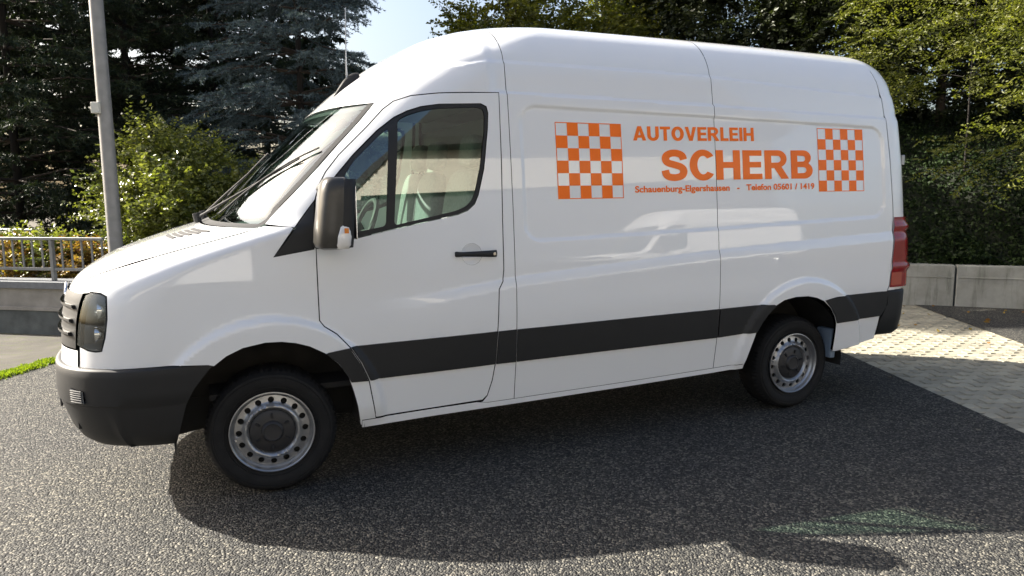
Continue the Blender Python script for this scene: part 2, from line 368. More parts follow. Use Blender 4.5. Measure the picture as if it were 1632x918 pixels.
# door with its window
door = DOOR_F+DOOR_R[1:]
RC_ = np.array([(1.135+.060*math.cos(a), 1.262+.060*math.sin(a)) for a in np.linspace(0, 2*math.pi, 32, endpoint=False)])
dl = panel('door', door, 'paint', van, extra=feature_points(.5, 1.35), holes=[WIN, RC_], dx=.022, dy=.016, gap=G, rim=.015)
for d in dl: pass
def sub(objs, parents):
    for o, p in zip(objs, parents): o.parent = p
    return objs
fr = panel('window_frame', WIN, 'black_plastic', van, holes=[round_poly(resample(QGL, .07), 2), round_poly(resample(GL, .07), 2)], off=-.004, dx=.03, dy=.03, gap=.001); sub(fr, dl)
sub(panel('quarter_window', QGL, 'glass', van, off=-.008, dx=.04, dy=.04, rim=0), dl)
sub(panel('door_window', GL, 'glass', van, off=-.010, dx=.04, dy=.04, rim=0), dl)
panel('mirror_triangle', [(.052, 1.297), (.25, 1.330), (.256, 1.40), (.260, 1.48), (.271, 1.573), (.16, 1.434)], 'black_plastic', van, off=.004, gap=.001)
# load space sides
mid = [(SB, SILL(SB)), (2.2, SILL(2.2)), (S2, SILL(S2)), (S2, ZR+.012), (SB, ZR+.012)]
panel('side_panel', mid, 'paint', van, extra=feature_points(1.4, 2.91), dx=.022, dy=.011, gap=G, rim=.015)
rear = [(S2, SILL(S2)), (3.150, SILL(3.15))]+ARCH_R[1:]+[(4.01, .413), (4.25, .443), (4.418, .470), (4.44, .648), (4.49, .72)]+SEAM_R[::-1]+[(4.455, ZR+.012), (S2, ZR+.012)]
panel('rear_quarter', rear, 'paint', van, extra=feature_points(2.9, 4.56), dx=.022, dy=.011, gap=G, rim=.02)
for ln in ([(SB, .36), (SB, 2.5)], [(S2, .39), (S2, 2.5)], SEAM_R, DOOR_F, DOOR_R, [(.55, .355), (.9, .36), (1.2, .372)]): ribbon('seam_seal', ln, 'seam', van)
# roof, three skins, and the dome above the windscreen
def level(z, x0, x1, n):
    xs = np.linspace(x0, x1, n); return xs, Y(xs, np.full(n, z))
def roofskin(x0, x1, front=False, back=False):
    if front:
        xs0 = float(tb(T_XF, ZR)); th = np.linspace(0, 1, 26)
        a = [(float(Xf(c, ZR)), c) for c in np.linspace(0, .45, 6)]
        xs = np.linspace(a[-1][0], x1, 30)[1:]; up = a+[(x, float(Y(x, ZR))) for x in xs]
    elif back:
        xs = np.r_[np.linspace(x0, 4.45, 12), np.linspace(4.46, 4.64, 14)]; up = [(x, float(Y(x, ZR))) for x in xs if Y(x, ZR) > .3]
    else:
        up = [(x, float(Y(x, ZR))) for x in np.linspace(x0, x1, 20)]
    lo = [(x, -c) for x, c in up[::-1] if c > 1e-4]
    return up[::-1]+([] if not front else [])+lo[::-1] if front else up+lo
for nm, pl in (('cab_roof', roofskin(0, SB-G, True)), ('middle_roof', roofskin(SB+G, S2-G)), ('rear_roof', roofskin(S2+G, 4.66, back=True))):
    panel(nm, pl, 'paint', van, dom='top', dx=.03, dy=.022, rim=0, off=-.0004)
dome = []
cz = [(float(Y(x, z)), z) for x, z in CAPX]
up = [(c+.012, z) for c, z in cz]
base = [(c, 2.118-.016*(1-(c/.76)**2)) for c in np.linspace(.79, 0, 14)]
poly = [(-c, z) for c, z in base]+base[::-1][1:]
poly = base+[(-c, z) for c, z in base[::-1][1:]]+[(-c, z) for c, z in up]+up[::-1]
panel('roof_dome', poly, 'paint', van, dom='front', dx=.03, dy=.012, rim=0, off=-.0006)
# windscreen: bottom edge at the cowl, sides along the pillars
wsc = [(float(Y(x, z))-.004, z) for x, z in WSE]
wtop = [(c, 2.108-.016*(1-(c/.76)**2)) for c in np.linspace(wsc[-1][0], 0, 10)]
wbot = [(c, 1.462+.012*(1-(c/.9)**2)) for c in np.linspace(0, wsc[0][0], 10)]
half = wbot[:-1]+wsc+wtop[1:]
poly = half+[(-c, z) for c, z in half[::-1] if c > 1e-6]
panel('windscreen', poly, 'ws_glass', van, dom='front', dx=.05, dy=.03, rim=0, off=-.006)
rb = [(c, z) for c, z in wsc]; rb2 = [(c-.022, z-.002) for c, z in wsc]
for s in (-1, 1): panel('windscreen_seal', [(s*c, z) for c, z in rb+rb2[::-1]], 'seam', van, dom='front', dx=.03, dy=.03, rim=0, off=-.003)
panel('windscreen_band', [(s, z) for s, z in ([(c, z-.003) for c, z in wtop]+[(-c, z-.003) for c, z in wtop[::-1]])+([(-c, z-.028) for c, z in wtop]+[(c, z-.028) for c, z in wtop[::-1]])], 'seam', van, dom='front', dx=.05, dy=.012, rim=0, off=-.0075)
panel('cowl', [(c, z) for c, z in wbot]+[(c, z-.018) for c, z in wbot[::-1]]+[(-c, z-.018) for c, z in wbot[1:]]+[(-c, z) for c, z in wbot[::-1][:-1]], 'black_plastic', van, dom='front', dx=.05, dy=.01, rim=0, off=-.003)
# bonnet
bc = [(float(Y(x, z)), z) for x, z in BON]
bf = [(c, 1.118+.006*(1-c/.66)) for c in np.linspace(0, bc[0][0], 8)]
bk = [(c, 1.443+.012*(1-(c/.9)**2)) for c in np.linspace(bc[-1][0]-.006, 0, 12)]
half = bf[:-1]+bc+bk
bonnet = panel('bonnet', half+[(-c, z) for c, z in half[::-1] if c > 1e-6], 'paint', van, dom='front', dx=.03, dy=.006, rim=.02, gap=.004, bstep=.012)[0]
for s in (-1, 1):
    L = np.array([(s*c, z) for c, z in bc]); P, _ = surf('front', L[:, 0], L[:, 1], -.012); mb = MB(); mb.tube(P, .008, 6); mb.build('bonnet_seal', 'seam', van)
# headlights
for s, hw in ((-1, 0), (1, 1)):
    root = panel('headlight', HL, 'lens', van, off=.002, dx=.02, dy=.02, rim=.004, gap=.004, both=False)[0]
    if s == 1:
        me = root.data; me.transform(Matrix.Scale(-1, 4, (0, 1, 0))); me.flip_normals()
    A = np.array(resample(shrink(HL, .003), .02)); P, N = surf('side', A[:, 0], A[:, 1], -.006); D = P+np.array([.10, -.035, 0]); n = len(A)
    P *= np.array([1, s, 1]); D *= np.array([1, s, 1])
    mb = MB(); mb.add(np.r_[P, D], [(i, (i+1) % n, n+(i+1) % n, n+i) for i in range(n)]+[tuple(range(n, 2*n))]); mb.build('lamp_housing', 'lamp_dark', root)
    for (hx, hz, r) in ((-.765, 1.05, .052), (-.785, .935, .046)):
        hc = float(Y(hx, hz))-.055
        prof = [(r, .045), (r*.97, .04), (r*.8, .012), (r*.45, -.006), (0.004, -.008)]
        rings = [[(hx+.03-d, s*(hc+rr*math.cos(a)*.9), hz+rr*math.sin(a)) for a in np.linspace(0, 2*math.pi, 20, endpoint=False)] for rr, d in prof]
        mb = MB(); mb.loft(rings, True, False); mb.build('reflector', 'chrome', root, True)
# grille with slats and badge
gp = [(c, .862+.0*c) for c in np.linspace(-.808, .808, 30)]+[(c, 1.138) for c in np.linspace(.795, -.795, 30)]
grille = panel('grille', gp, 'black_plastic', van, dom='front', off=.006, dx=.03, dy=.02, rim=.03, gap=.004)[0]
for z in (.935, 1.0, 1.068):
    cs = np.r_[np.linspace(-.765, -.13, 24)], np.r_[np.linspace(.13, .765, 24)]
    for cc in cs:
        P, N = surf('front', cc, np.full(len(cc), z), .012); mb = MB()
        rings = [[p+n*a+np.array([0, 0, b]) for a, b in ((-.014, -.010), (.002, -.012), (.010, -.004), (.009, .006), (-.014, .010))] for p, n in zip(P, N)]
        mb.loft(rings, True, True); mb.build('slat', 'black_plastic', grille, True, 35)
        rings = [[p+n*a+np.array([0, 0, b]) for a, b in ((-.004, .0075), (.0095, .0062), (.0105, .0085), (-.004, .0105))] for p, n in zip(P, N)]
        mb = MB(); mb.loft(rings, True, True); mb.build('chrome_edge', 'chrome', grille)
bx = float(Xf(0, 1.02))-.03
def badge():
    e = MB(); pts = [(bx, .095*math.cos(a), 1.02+.095*math.sin(a)) for a in np.linspace(0, 2*math.pi, 33)]
    e.tube(pts, .009, 8, False)
    for s in (-1, 1):
        e.box((bx, s*.026, 1.068), (.012, .014, .085), rot_x(s*R(22)))
        e.box((bx, s*.060, .99), (.012, .014, .15), rot_x(s*R(20))); e.box((bx, s*.020, .975), (.012, .014, .085), rot_x(-s*R(24)))
    return e
badge().build('badge', 'chrome', grille)
mb = MB(); mb.loft([[(bx+d, .09*math.cos(a), 1.02+.09*math.sin(a)) for a in np.linspace(0, 2*math.pi, 28, endpoint=False)] for d in (.004, .03)]); mb.build('badge_plate', 'lamp_dark', grille)
# front apron (body colour) between grille and bumper
panel('front_apron', [(c, .772) for c in np.linspace(-.816, .816, 30)]+[(c, .857) for c in np.linspace(.816, -.816, 30)], 'paint', van, dom='front', off=.004, dx=.03, dy=.02, rim=.02)
# front bumper: a loft of heights round the nose
def bumper_front():
    rows = []
    prof = [(0., -.03), (0., .012), (.012, .026), (.03, .032), (.12, .030), (.30, .034), (.44, .030), (.455, .022), (.50, .022), (.8, .006), (.93, -.010), (1., -.035), (1., -.09)]
    for k, (u, o) in enumerate(prof):
        row = []
        cs = np.r_[np.linspace(0, .7, 14), np.linspace(.74, .93, 12)]
        q = []
        for c in cs:
            zt = .775+.0*c; zb = .335+.02*(c/.9)**2; z = zt+(zb-zt)*u
            x = float(Xf(min(c, .93*tb(T_W, z)/.98), z)); q.append((x, c, z))
        x1 = q[-1][0]
        for s in np.linspace(0, 1, 12)[1:]:
            zt = .772; zb = .355; z = zt+(zb-zt)*u
            xe = float(np.interp(z, [.357, .46, .556, .625, .70, .755, .78], [-.470, -.442, -.416, -.387, -.330, -.279, -.268]))
            x = x1+(xe-x1)*s; q.append((x, float(Y0(x, z))+.003, z))
        q = np.array(q); t = np.gradient(q, axis=0); n = np.c_[-t[:, 1], t[:, 0]]; n = np.c_[-np.abs(t[:, 1]), np.abs(t[:, 0])]; n /= np.linalg.norm(n, axis=1)[:, None]
        f = np.interp(np.arange(len(q)), [0, 22, len(q)-1], [1, .9, .35]); oo = o*np.where(o > 0, f, 1)
        q[:, 0] += n[:, 0]*oo; q[:, 1] += n[:, 1]*oo
        rows.append(np.r_[q[::-1]*np.array([1, -1, 1]), q[1:]])
    return rows
mb = MB(); mb.loft(bumper_front(), False, False); fb = mb.build('front_bumper', 'black_plastic', van, True, 40)
for s in (-1, 1):
    A = np.array([(.80, .60), (.80, .672), (.865, .662), (.865, .605)]); A[:, 0] *= s
    pn = panel('fog_lamp', A, 'lamp_dark', van, dom='front', off=.036, dx=.03, dy=.03, rim=.02)[0]; pn.parent = van
    for z in np.linspace(.61, .664, 6):
        cc = np.linspace(.806, .86, 6)*s; P, N = surf('front', cc, np.full(6, z), .040); mb = MB(); mb.tube(P, .0032, 6); mb.build('louvre', 'rib', pn)
mb = MB(); mb.box((float(Xf(0, .5))-.055, 0, .50), (.012, .52, .11), None, .004); mb.build('number_plate', mat('plate_back', (.05, .05, .05), .5), fb)
# black side strips, proud of the body
def strip(x0, x1, extra0=None, extra1=None, nm='trim_strip'):
    xs = np.linspace(x0, x1, max(3, int((x1-x0)/.1)))
    lo = [(x, SO(x)) for x in xs]; hi = [(x, ST(x)) for x in xs[::-1]]
    if extra1: lo = [q for q in lo if q[0] < extra1[0][0]-.01]; hi = [q for q in hi if q[0] < extra1[-1][0]-.01]
    if extra0: lo = [q for q in lo if q[0] > extra0[-1][0]+.01]; hi = [q for q in hi if q[0] > extra0[0][0]+.01]
    P = lo+(extra1 or [])+hi+(extra0 or [])
    o = panel(nm, P, 'black_plastic', van, off=.011, dx=.022, dy=.018, rim=.02, gap=.0015)
    mids = []
    return o
strip(.30, .52, [(.284, .766), (.35, .704), (.40, .622), (.413, .594)], [(.509, .592), (.466, .696), (.411, .786)])
strip(.42, 1.28, [(.420, .788), (.474, .698), (.518, .593)], [(1.266, .604), (1.279, .803)])
strip(1.27, SB, [(1.287, .803), (1.274, .604)], [(SB-.003, SO(SB)), (SB-.003, ST(SB))])
strip(SB, S2, [(SB+.003, ST(SB)), (SB+.003, SO(SB))], [(S2-.003, SO(S2)), (S2-.003, ST(S2))])
strip(S2, 3.38, [(S2+.003, ST(S2)), (S2+.003, SO(S2))], [(3.218, .630), (3.262, .70), (3.312, .758), (3.372, .808), (3.36, .818), (3.27, .822)])
strip(3.8, 4.5, [(3.95, .836), (3.832, .815), (3.896, .755), (3.946, .69), (3.97, .635)], [(4.438, .651), (4.487, .72), (4.49, .840)])
# sill moulding
xs = np.linspace(.475, 3.145, 40)
panel('sill', [(x, SILL(x)-.012) for x in xs]+[(x, SILL(x)+(.0325 if x < 1.2 else .020)) for x in xs[::-1]], 'paint', van, off=.006, dx=.05, dy=.008, rim=.012)
# rear end: corner skins, doors, lamps, bumper
def rear_corner(zs):
    rings = []
    for z in zs:
        zz = float(arch_z(4.6, z)); W = float(tb(T_W, zz)); xr = float(tb(T_XR, zz)); x0 = float(np.interp(z, [q[1] for q in SEAM_R[::-1]], [q[0] for q in SEAM_R[::-1]]))+G
        q = [(x, float(Y(x, z)), z) for x in np.linspace(x0, xr-.17, 4)[:-1]]
        for a in np.linspace(0, math.pi/2, 12): q.append((xr-.17+.17*math.sin(a), min(W, float(Y(xr-.171, z)))-.13*(1-math.cos(a)), z))
        q += [(xr+.004, c, z) for c in np.linspace(.8*W, .004, 6)]; rings.append(q)
    return rings
zs = np.r_[np.linspace(.845, 2.5, 40), 2.515]
for s in (-1, 1):
    mb = MB(); mb.loft([[(x, s*c, z) for x, c, z in r] for r in rear_corner(zs)], False, False)
    rd = mb.build('rear_door', 'paint', van, True, 60)
    hz = MB(); hz.box((4.715, s*.885, 1.83), (.03, .028, .075), None, .004); hz.build('hinge', 'steel', rd)
    # lamp cluster wraps round the corner, with two lobes
    rings = []
    for z in np.linspace(.868, 1.398, 34):
        zz = z; W = float(tb(T_W, zz)); xr = float(tb(T_XR, zz)); x0 = float(np.interp(z, [.86, 1.15, 1.40], [4.502, 4.527, 4.552]))
        e = .002+.030*math.exp(-((z-1.325)/.026)**4)+.028*math.exp(-((z-1.02)/.024)**4); e *= min(1, (z-.86)/.012, (1.405-z)/.012)
        q = [(x, float(Y(x, z))+.005+e*.3, z) for x in np.linspace(x0, xr-.15, 4)]
        q += [(xr-.15+(.152+e)*math.sin(a), float(Y(xr-.15, z))+.005+e*.3-(.11)*(1-math.cos(a)), z) for a in np.linspace(0, math.pi/2, 10)[1:]]
        rings.append([(x, s*c, zz2) for x, c, zz2 in q])
    mb = MB(); mb.loft(rings, False, False); tl = mb.build('tail_light', 'red', van, True)
    A = MB(); z0, z1 = .875, .985
    A.loft([[(x, s*(abs(c)+.0015), z) for x, c, z in [(r[0][0]+.006, r[0][1], r[0][2]), (r[3][0], r[3][1], r[3][2]), r[6]]] for r in rings[1:8]], False, False); A.build('reverse_lens', mat('amber_red_lens', (.38, .045, .02), .15, coat=1.), tl, True)
# rear bumper
rows = []
for u, o in ((0, -.02), (0, .012), (.03, .022), (.3, .024), (.6, .02), (.9, .008), (1, -.03)):
    q = []
    for k in range(16):
        z = .842+(.49-.842)*u
        if k < 5:
            x0 = float(np.interp(z, [.45, .65, .72, .85], [4.424, 4.444, 4.495, 4.496])); x = x0+(4.60-x0)*k/4; q.append((x, float(Y0(min(x, 4.60), z)), z))
        else:
            a = (k-4)/11*math.pi/2; q.append((4.60+.17*math.sin(a), float(Y0(4.60, z))-.17*(1-math.cos(a)), z))
    q += [(4.77, c, z) for c in (.6, .3, 0)]
    q = np.array(q); f = np.r_[np.full(5, .0), np.linspace(0, 1, 11), 1, 1, 1]; q[:, 1] += o*(1-f); q[:, 0] += o*f*1.4
    rows.append(np.r_[q*np.array([1, -1, 1]), q[::-1][1:]])
mb = MB(); mb.loft(rows, False, False); mb.build('rear_bumper', 'black_plastic', van, True, 40)
# underbody, wells, flaps
mb = MB(); mb.box((1.8, 0, .42), (5.2, 1.22, .16)); mb.box((1.82, 0, .43), (2.6, 1.86, .10)); mb.box((4.35, 0, .52), (.7, 1.7, .08)); mb.box((-.72, 0, .5), (.4, 1.5, .12)); mb.build('underbody', 'under', van)
mb = MB(); mb.box((1.83, 0, .50), (2.5, 1.88, .02)); mb.build('load_floor', 'under', van)
for s in (-1, 1):
    for cx, r in ((.005, .485), (3.60, .49)):
        th = np.linspace(R(-8), R(188), 26)
        rings = [[(cx+rr*math.cos(a), s*c, .365+rr*math.sin(a)) for a in th] for c, rr in ((.965, r), (.955, r), (.60, r), (.595, .05))]
        mb = MB(); mb.loft(rings, False, False); mb.build('wheel_well', 'well', van, True, 40)
    mb = MB(); mb.box((4.0, s*.90, .47), (.05, .14, .22), None, .01); mb.build('mud_flap', mat('flap_grey', (.13, .17, .22), .6), van)
for cx in (0, 3.665):
    mb = MB(); mb.tube([(cx, -.75, .34), (cx, .75, .34)], .055, 10); mb.build('axle', 'under', van)
# wheels
def wheel_parts():
    n = 144; prof = [(.218, -.012), (.232, -.004), (.262, .010), (.292, .012), (.315, .006), (.330, -.008), (.339, -.020), (.3445, -.034), (.345, -.06), (.345, -.10), (.345, -.165), (.339, -.20), (.315, -.225), (.262, -.232), (.215, -.215)]
    rings = []
    for r, d in prof:
        ring = []
        for k in range(n):
            a = 2*math.pi*k/n; rr = r
            if .326 < r < .346 and (d > -.05 or d < -.16) and k % 2 == 0: rr -= .007
            if r > .344 and k % 4 == 0 and not -.11 < d < -.09: rr -= .004
            ring.append((rr*math.cos(a), d, rr*math.sin(a)))
        rings.append(ring)
    t = MB(); t.loft(rings, True, False)
    for r0, e in ((.300, .0135), (.247, .0065)):
        t.loft([[(r*math.cos(a), d, r*math.sin(a)) for a in np.linspace(0, 2*math.pi, 64, endpoint=False)] for r, d in ((r0-.003, e-.004), (r0-.0015, e), (r0+.0015, e), (r0+.003, e-.004))], True, False)
    rim = MB(); m = 72
    rp = [(.214, -.03), (.219, -.004), (.2225, .004), (.2215, .009), (.217, .010), (.212, .006), (.2085, -.002), (.207, -.014), (.2045, -.020), (.198, -.024), (.195, -.032)]
    rim.loft([[(r*math.cos(a), d, r*math.sin(a)) for a in np.linspace(0, 2*math.pi, m, endpoint=False)] for r, d in rp], True, False)
    def depth(r): return np.interp(r, [.0, .115, .122, .130, .138, .146, .152, .160, .18, .196], [-.034, -.034, -.020, -.008, -.004, -.009, -.020, -.026, -.030, -.0325])
    circ = lambda r, k=72, cx=0, cy=0: np.array([(cx+r*math.cos(a), cy+r*math.sin(a)) for a in np.linspace(0, 2*math.pi, k, endpoint=False)])
    holes = [circ(.112, 60)]+[circ(.0165, 14, .1715*math.cos(a), .1715*math.sin(a)) for a in np.linspace(0, 2*math.pi, 16, endpoint=False)]
    V, F = cdt2d(circ(.1965), holes, .009, .009)
    d = depth(np.hypot(V[:, 0], V[:, 1])); rim.add(np.c_[V[:, 0], d, V[:, 1]], F[:, ::-1].tolist())
    for h in holes[1:]:
        q = np.c_[h[:, 0], depth(np.hypot(h[:, 0], h[:, 1])), h[:, 1]]; b = q-np.array([0, .012, 0]); k = len(h)
        rim.add(np.r_[q, b], [(i, (i+1) % k, k+(i+1) % k, k+i) for i in range(k)])
    dark = MB(); dark.loft([[(r*math.cos(a), dd, r*math.sin(a)) for a in np.linspace(0, 2*math.pi, 40, endpoint=False)] for r, dd in ((.214, -.05), (.20, -.075), (.05, -.08))], True, True)
    cap = MB(); cap.loft([[(r*math.cos(a), dd, r*math.sin(a)) for a in np.linspace(0, 2*math.pi, 48, endpoint=False)] for r, dd in ((.121, -.030), (.119, -.020), (.112, -.014), (.075, -.010), (.060, -.008), (.054, .004), (.046, .008), (.043, .004), (.030, .003), (.004, .003))], True, True)
    bolts = []
    for a in np.linspace(0, 2*math.pi, 6, endpoint=False)+R(90):
        bolts.append(MB()); bolts[-1].box((.086*math.cos(a), -.008, .086*math.sin(a)), (.026, .012, .013), rot_y(-a), .003)
    valve = MB(); valve.tube([(-.196, -.02, -.03), (-.188, .004, -.028)], .005, 8)
    return t, rim, dark, cap, bolts, valve
def wheel(loc, steer, flip):
    root = empty('wheel', loc, steer+(math.pi if flip else 0), van)
    return root
tw, rw, dk, cp, bo, va = wheel_parts()
parts = None
wr = wheel((0, -(YC-.075-.008), .345), R(-5), False)
flip = np.array([1, -1, 1])
for mbx in [tw, rw, dk, cp, va]+bo: mbx.v = [v*flip for v in mbx.v]; mbx.f = [f[::-1] for f in mbx.f]
wp = [tw.build('tyre', 'rubber', wr, True, 35), rw.build('rim', 'steel', wr, True, 40), dk.build('brake_drum', 'under', wr, True), cp.build('hub_cap', 'cap', wr, True, 40), va.build('valve', 'chrome', wr)]+[q.build('bolt_cover', 'seam', wr) for q in bo]
for loc, st, fl in (((3.665, -(YC-.083), .345), 0, False), ((0, YC-.083, .345), R(-5), True), ((3.665, YC-.083, .345), 0, True)):
    q = wheel(loc, st, fl); q.rotation_euler[1] = R(17)
    for o in wp: c = o.copy(); C.objects.link(c); c.parent = q
# door handles and mirrors
for s, dpar in ((-1, dl[0]), (1, dl[1])):
    hc = float(Y(1.14, 1.262)); hb = empty('x', (0, 0, 0)); bpy.data.objects.remove(hb)
    mb = MB(); pts = [(1.032, s*(hc+.006), 1.266), (1.05, s*(hc+.026), 1.266), (1.09, s*(hc+.034), 1.266), (1.20, s*(hc+.034), 1.264), (1.262, s*(hc+.028), 1.262), (1.286, s*(hc+.010), 1.262)]
    rings = []
    P = smooth_poly(pts, 2)
    for i, q in enumerate(P):
        u = i/(len(P)-1); h = np.interp(u, [0, .1, .35, .7, .95, 1], [.012, .016, .013, .019, .021, .014])
        rings.append([(q[0], q[1]+.010*math.cos(a)*s, q[2]+h*math.sin(a)) for a in np.linspace(0, 2*math.pi, 12, endpoint=False)])
    mb.loft(rings); hd = mb.build('door_handle', 'black_plastic', dpar, True)
    mb = MB(); mb.tube([(1.262, s*(hc+.03), 1.263), (1.262, s*(hc+.041), 1.263)], .009, 12); mb.build('lock', 'chrome', dpar)
    A = np.array([(1.135+.062*math.cos(a), 1.262+.062*math.sin(a)) for a in np.linspace(0, 2*math.pi, 32, endpoint=False)])
    rings = []
    for r, o in ((1.0, -.0005), (.9, -.002), (.7, -.006), (.4, -.009), (.004, -.010)):
        q = np.array([1.135, 1.262])+(A-np.array([1.135, 1.262]))*r; P, _ = surf('side', q[:, 0], q[:, 1], o); P[:, 1] *= s; rings.append(P)
    mb = MB(); mb.loft(rings, True, False); mb.build('handle_recess', 'paint', dpar, True)
    # mirror: housing lofted upwards, cap, lens, arm
    mroot = empty('door_mirror', (.27, s*1.0, 1.42), 0, van)
    def sect(cx, cy, wx, wy, z, p=3.2, n=28):
        return [(cx+wx*np.sign(math.cos(a))*abs(math.cos(a))**(2/p), s*(cy+wy*np.sign(math.sin(a))*abs(math.sin(a))**(2/p)), z) for a in np.linspace(0, 2*math.pi, n, endpoint=False)]
    zz = [(-.085, .055, .06, .6), (-.075, .085, .095, .86), (-.05, .098, .105, .95), (.02, .098, .108, 1.), (.12, .092, .106, 1.), (.20, .086, .102, .97), (.245, .078, .097, .92), (.268, .064, .085, .85), (.278, .045, .065, .7)]
    rings = [sect(.055+.022*(z/.28), .135, wx*.92, wy, z) for z, wx, wy, k in zz]
    mb = MB(); mb.loft(rings); mb.build('housing', 'mirror_plastic', mroot, True, 50)
    fr_ = [sect(.110+.022*(z/.28), .135, .045, wy*1.03, z) for z, wx, wy, k in zz[1:-1]]
    mb = MB(); mb.loft(fr_); mb.build('mirror_rim', 'black_plastic', mroot, True, 50)
    mb = MB(); mb.box((.162, s*.135, .10), (.006, .17, .27), None, .002); mb.build('mirror_glass', 'chrome', mroot)
    mb = MB(); mb.loft([sect(.098+.03*(z/.28), .162, .046*k, .092*k, z) for z, k in ((-.080, .80), (-.06, .98), (-.02, 1.0), (.03, .92), (.062, .70))]); ind = mb.build('indicator', 'clear_ind', mroot, True, 50)
    mb = MB(); mb.box((.104, s*.2545, .012), (.022, .006, .026), None, .002); mb.build('bulb', 'amber', mroot)
    mb = MB(); mb.tube([(.0, -.02*s, -.06), (.05, s*.06, -.055), (.06, s*.12, -.06)], [.035, .03, .03], 10); mb.build('arm', 'black_plastic', mroot, True); mb = MB(); mb.tube([(.03, -.02*s, .22), (.06, s*.05, .225), (.07, s*.12, .22)], [.03, .026, .026], 10); mb.build('arm', 'black_plastic', mroot, True)
# bonnet vent, wipers, aerial
for s in (-1, 1):
    for k in range(5):
        z = 1.392+.0085*k; c0 = .40+.045*k if False else .36+.028*k; cc = np.linspace(c0, c0+.26, 10)*s
        P, N = surf('front', cc, np.full(10, z)-.006*np.linspace(0, 1, 10), .001)
        rings = [[p+n*.003+np.array([-.010, 0, -.004]), p+n*.003+np.array([.010, 0, .004]), p-n*.02] for p, n in zip(P, N)]
        mb = MB(); mb.loft(rings); mb.build('vent_slot', 'seam', bonnet)
for s, c0, c1 in ((1, -.10, -.72), (1, .52, -.02)):
    base = surf('front', np.array([c0]), np.array([1.452]), .03)[0][0]; tip = surf('front', np.array([c1]), np.array([1.80 if c1 < -.5 else 1.74]), .012)[0][0]
    mid_ = surf('front', np.array([(c0+c1)/2]), np.array([1.56]), .035)[0][0]
    arm = smooth_poly([base, mid_, tip*.75+mid_*.25, tip], 2); mb = MB(); mb.tube(arm, np.linspace(.008, .004, len(arm)), 7); wip = mb.build('wiper', 'seam', van, True)
    b0 = surf('front', np.array([c0*.35+c1*.65+.10]), np.array([1.56]), .010)[0][0]
    bl = [surf('front', np.array([cc]), np.array([zz_]), .010)[0][0] for cc, zz_ in zip(np.linspace(c0*.5+c1*.5+.05, c1-.04, 10), np.linspace(1.50, 1.86, 10))]
    mb = MB(); mb.tube(bl, .005, 6); mb.build('wiper_blade', 'seam', wip)
    mb = MB(); mb.tube([base-np.array([0, 0, .03]), base+np.array([-.01, 0, .025])], .022, 12); mb.build('wiper_pivot', 'black_plastic', wip)
ap = surf('front', np.array([-.29]), np.array([2.262]), 0.)[0][0]
mb = MB(); rings = []
for u in np.linspace(0, 1, 9):
    hgt = .052*(1-(2*abs(u-.62))**2 if u > .62 else math.sin(math.pi/2*u/.62))+.002; x = ap[0]-.075+.16*u; z0 = float(Zt(np.array([x]), np.array([.29]))[0])-.012
    hgt = max(hgt, .003); rings.append([(x, -.29-.024, z0), (x, -.29-.017, z0+hgt*.75+.01), (x, -.29, z0+hgt+.012), (x, -.29+.017, z0+hgt*.75+.01), (x, -.29+.024, z0)])
mb.loft(rings, False, False); ant = mb.build('aerial_base', 'seam', van, True, 50)
mb = MB(); mb.tube([(ap[0]+.012, -.29, ap[2]+.045), (ap[0]+.010, -.29, ap[2]+.14), (ap[0]+.020, -.29, ap[2]+.47)], [.006, .0045, .0028], 6); mb.build('aerial_rod', 'steel', ant)
# lettering and checker film
def text_mesh(txt, x0, x1, z0, z1, offs, nm, spacing=1.):
    cu = bpy.data.curves.new('t', 'FONT'); cu.body = txt; cu.offset = offs; cu.space_character = spacing; cu.resolution_u = 6
    o = bpy.data.objects.new('t', cu); C.objects.link(o); bpy.context.view_layer.update()
    me = o.to_mesh(); V = np.array([v.co[:] for v in me.vertices]); F = [list(p.vertices) for p in me.polygons]; o.to_mesh_clear(); bpy.data.objects.remove(o); bpy.data.curves.remove(cu)
    lo = V.min(0); hi = V.max(0)
    u = (V[:, 0]-lo[0])/(hi[0]-lo[0]); v = (V[:, 1]-lo[1])/(hi[1]-lo[1])
    out = []
    for s in (-1, 1):
        x = x0+(x1-x0)*u; z = z0[0]+(z0[1]-z0[0])*u+((z1[0]-z0[0])*(1-u)+(z1[1]-z0[1])*u)*v
        P, N = surf('side', x, z, .0025); P[:, 1] *= s
        if s == 1: P[:, 0] = P[:, 0]
        out.append(mk(nm, P if s == -1 else P, F, 'orange', van, False))
        if s == -1: continue
    bpy.data.objects.remove(out[1]); return out[0]
def arc(cx, cy, rx, ry, a0, a1, n=14): return [(cx+rx*math.cos(R(a)), cy+ry*math.sin(R(a))) for a in np.linspace(a0, a1, n)]
def stroke(sp, w_):
    P = smooth_poly(sp, 3); t = np.gradient(P, axis=0); t /= np.linalg.norm(t, axis=1)[:, None]; n = np.c_[-t[:, 1], t[:, 0]]; return [tuple(q) for q in np.r_[P+n*w_/2, (P-n*w_/2)[::-1]]]
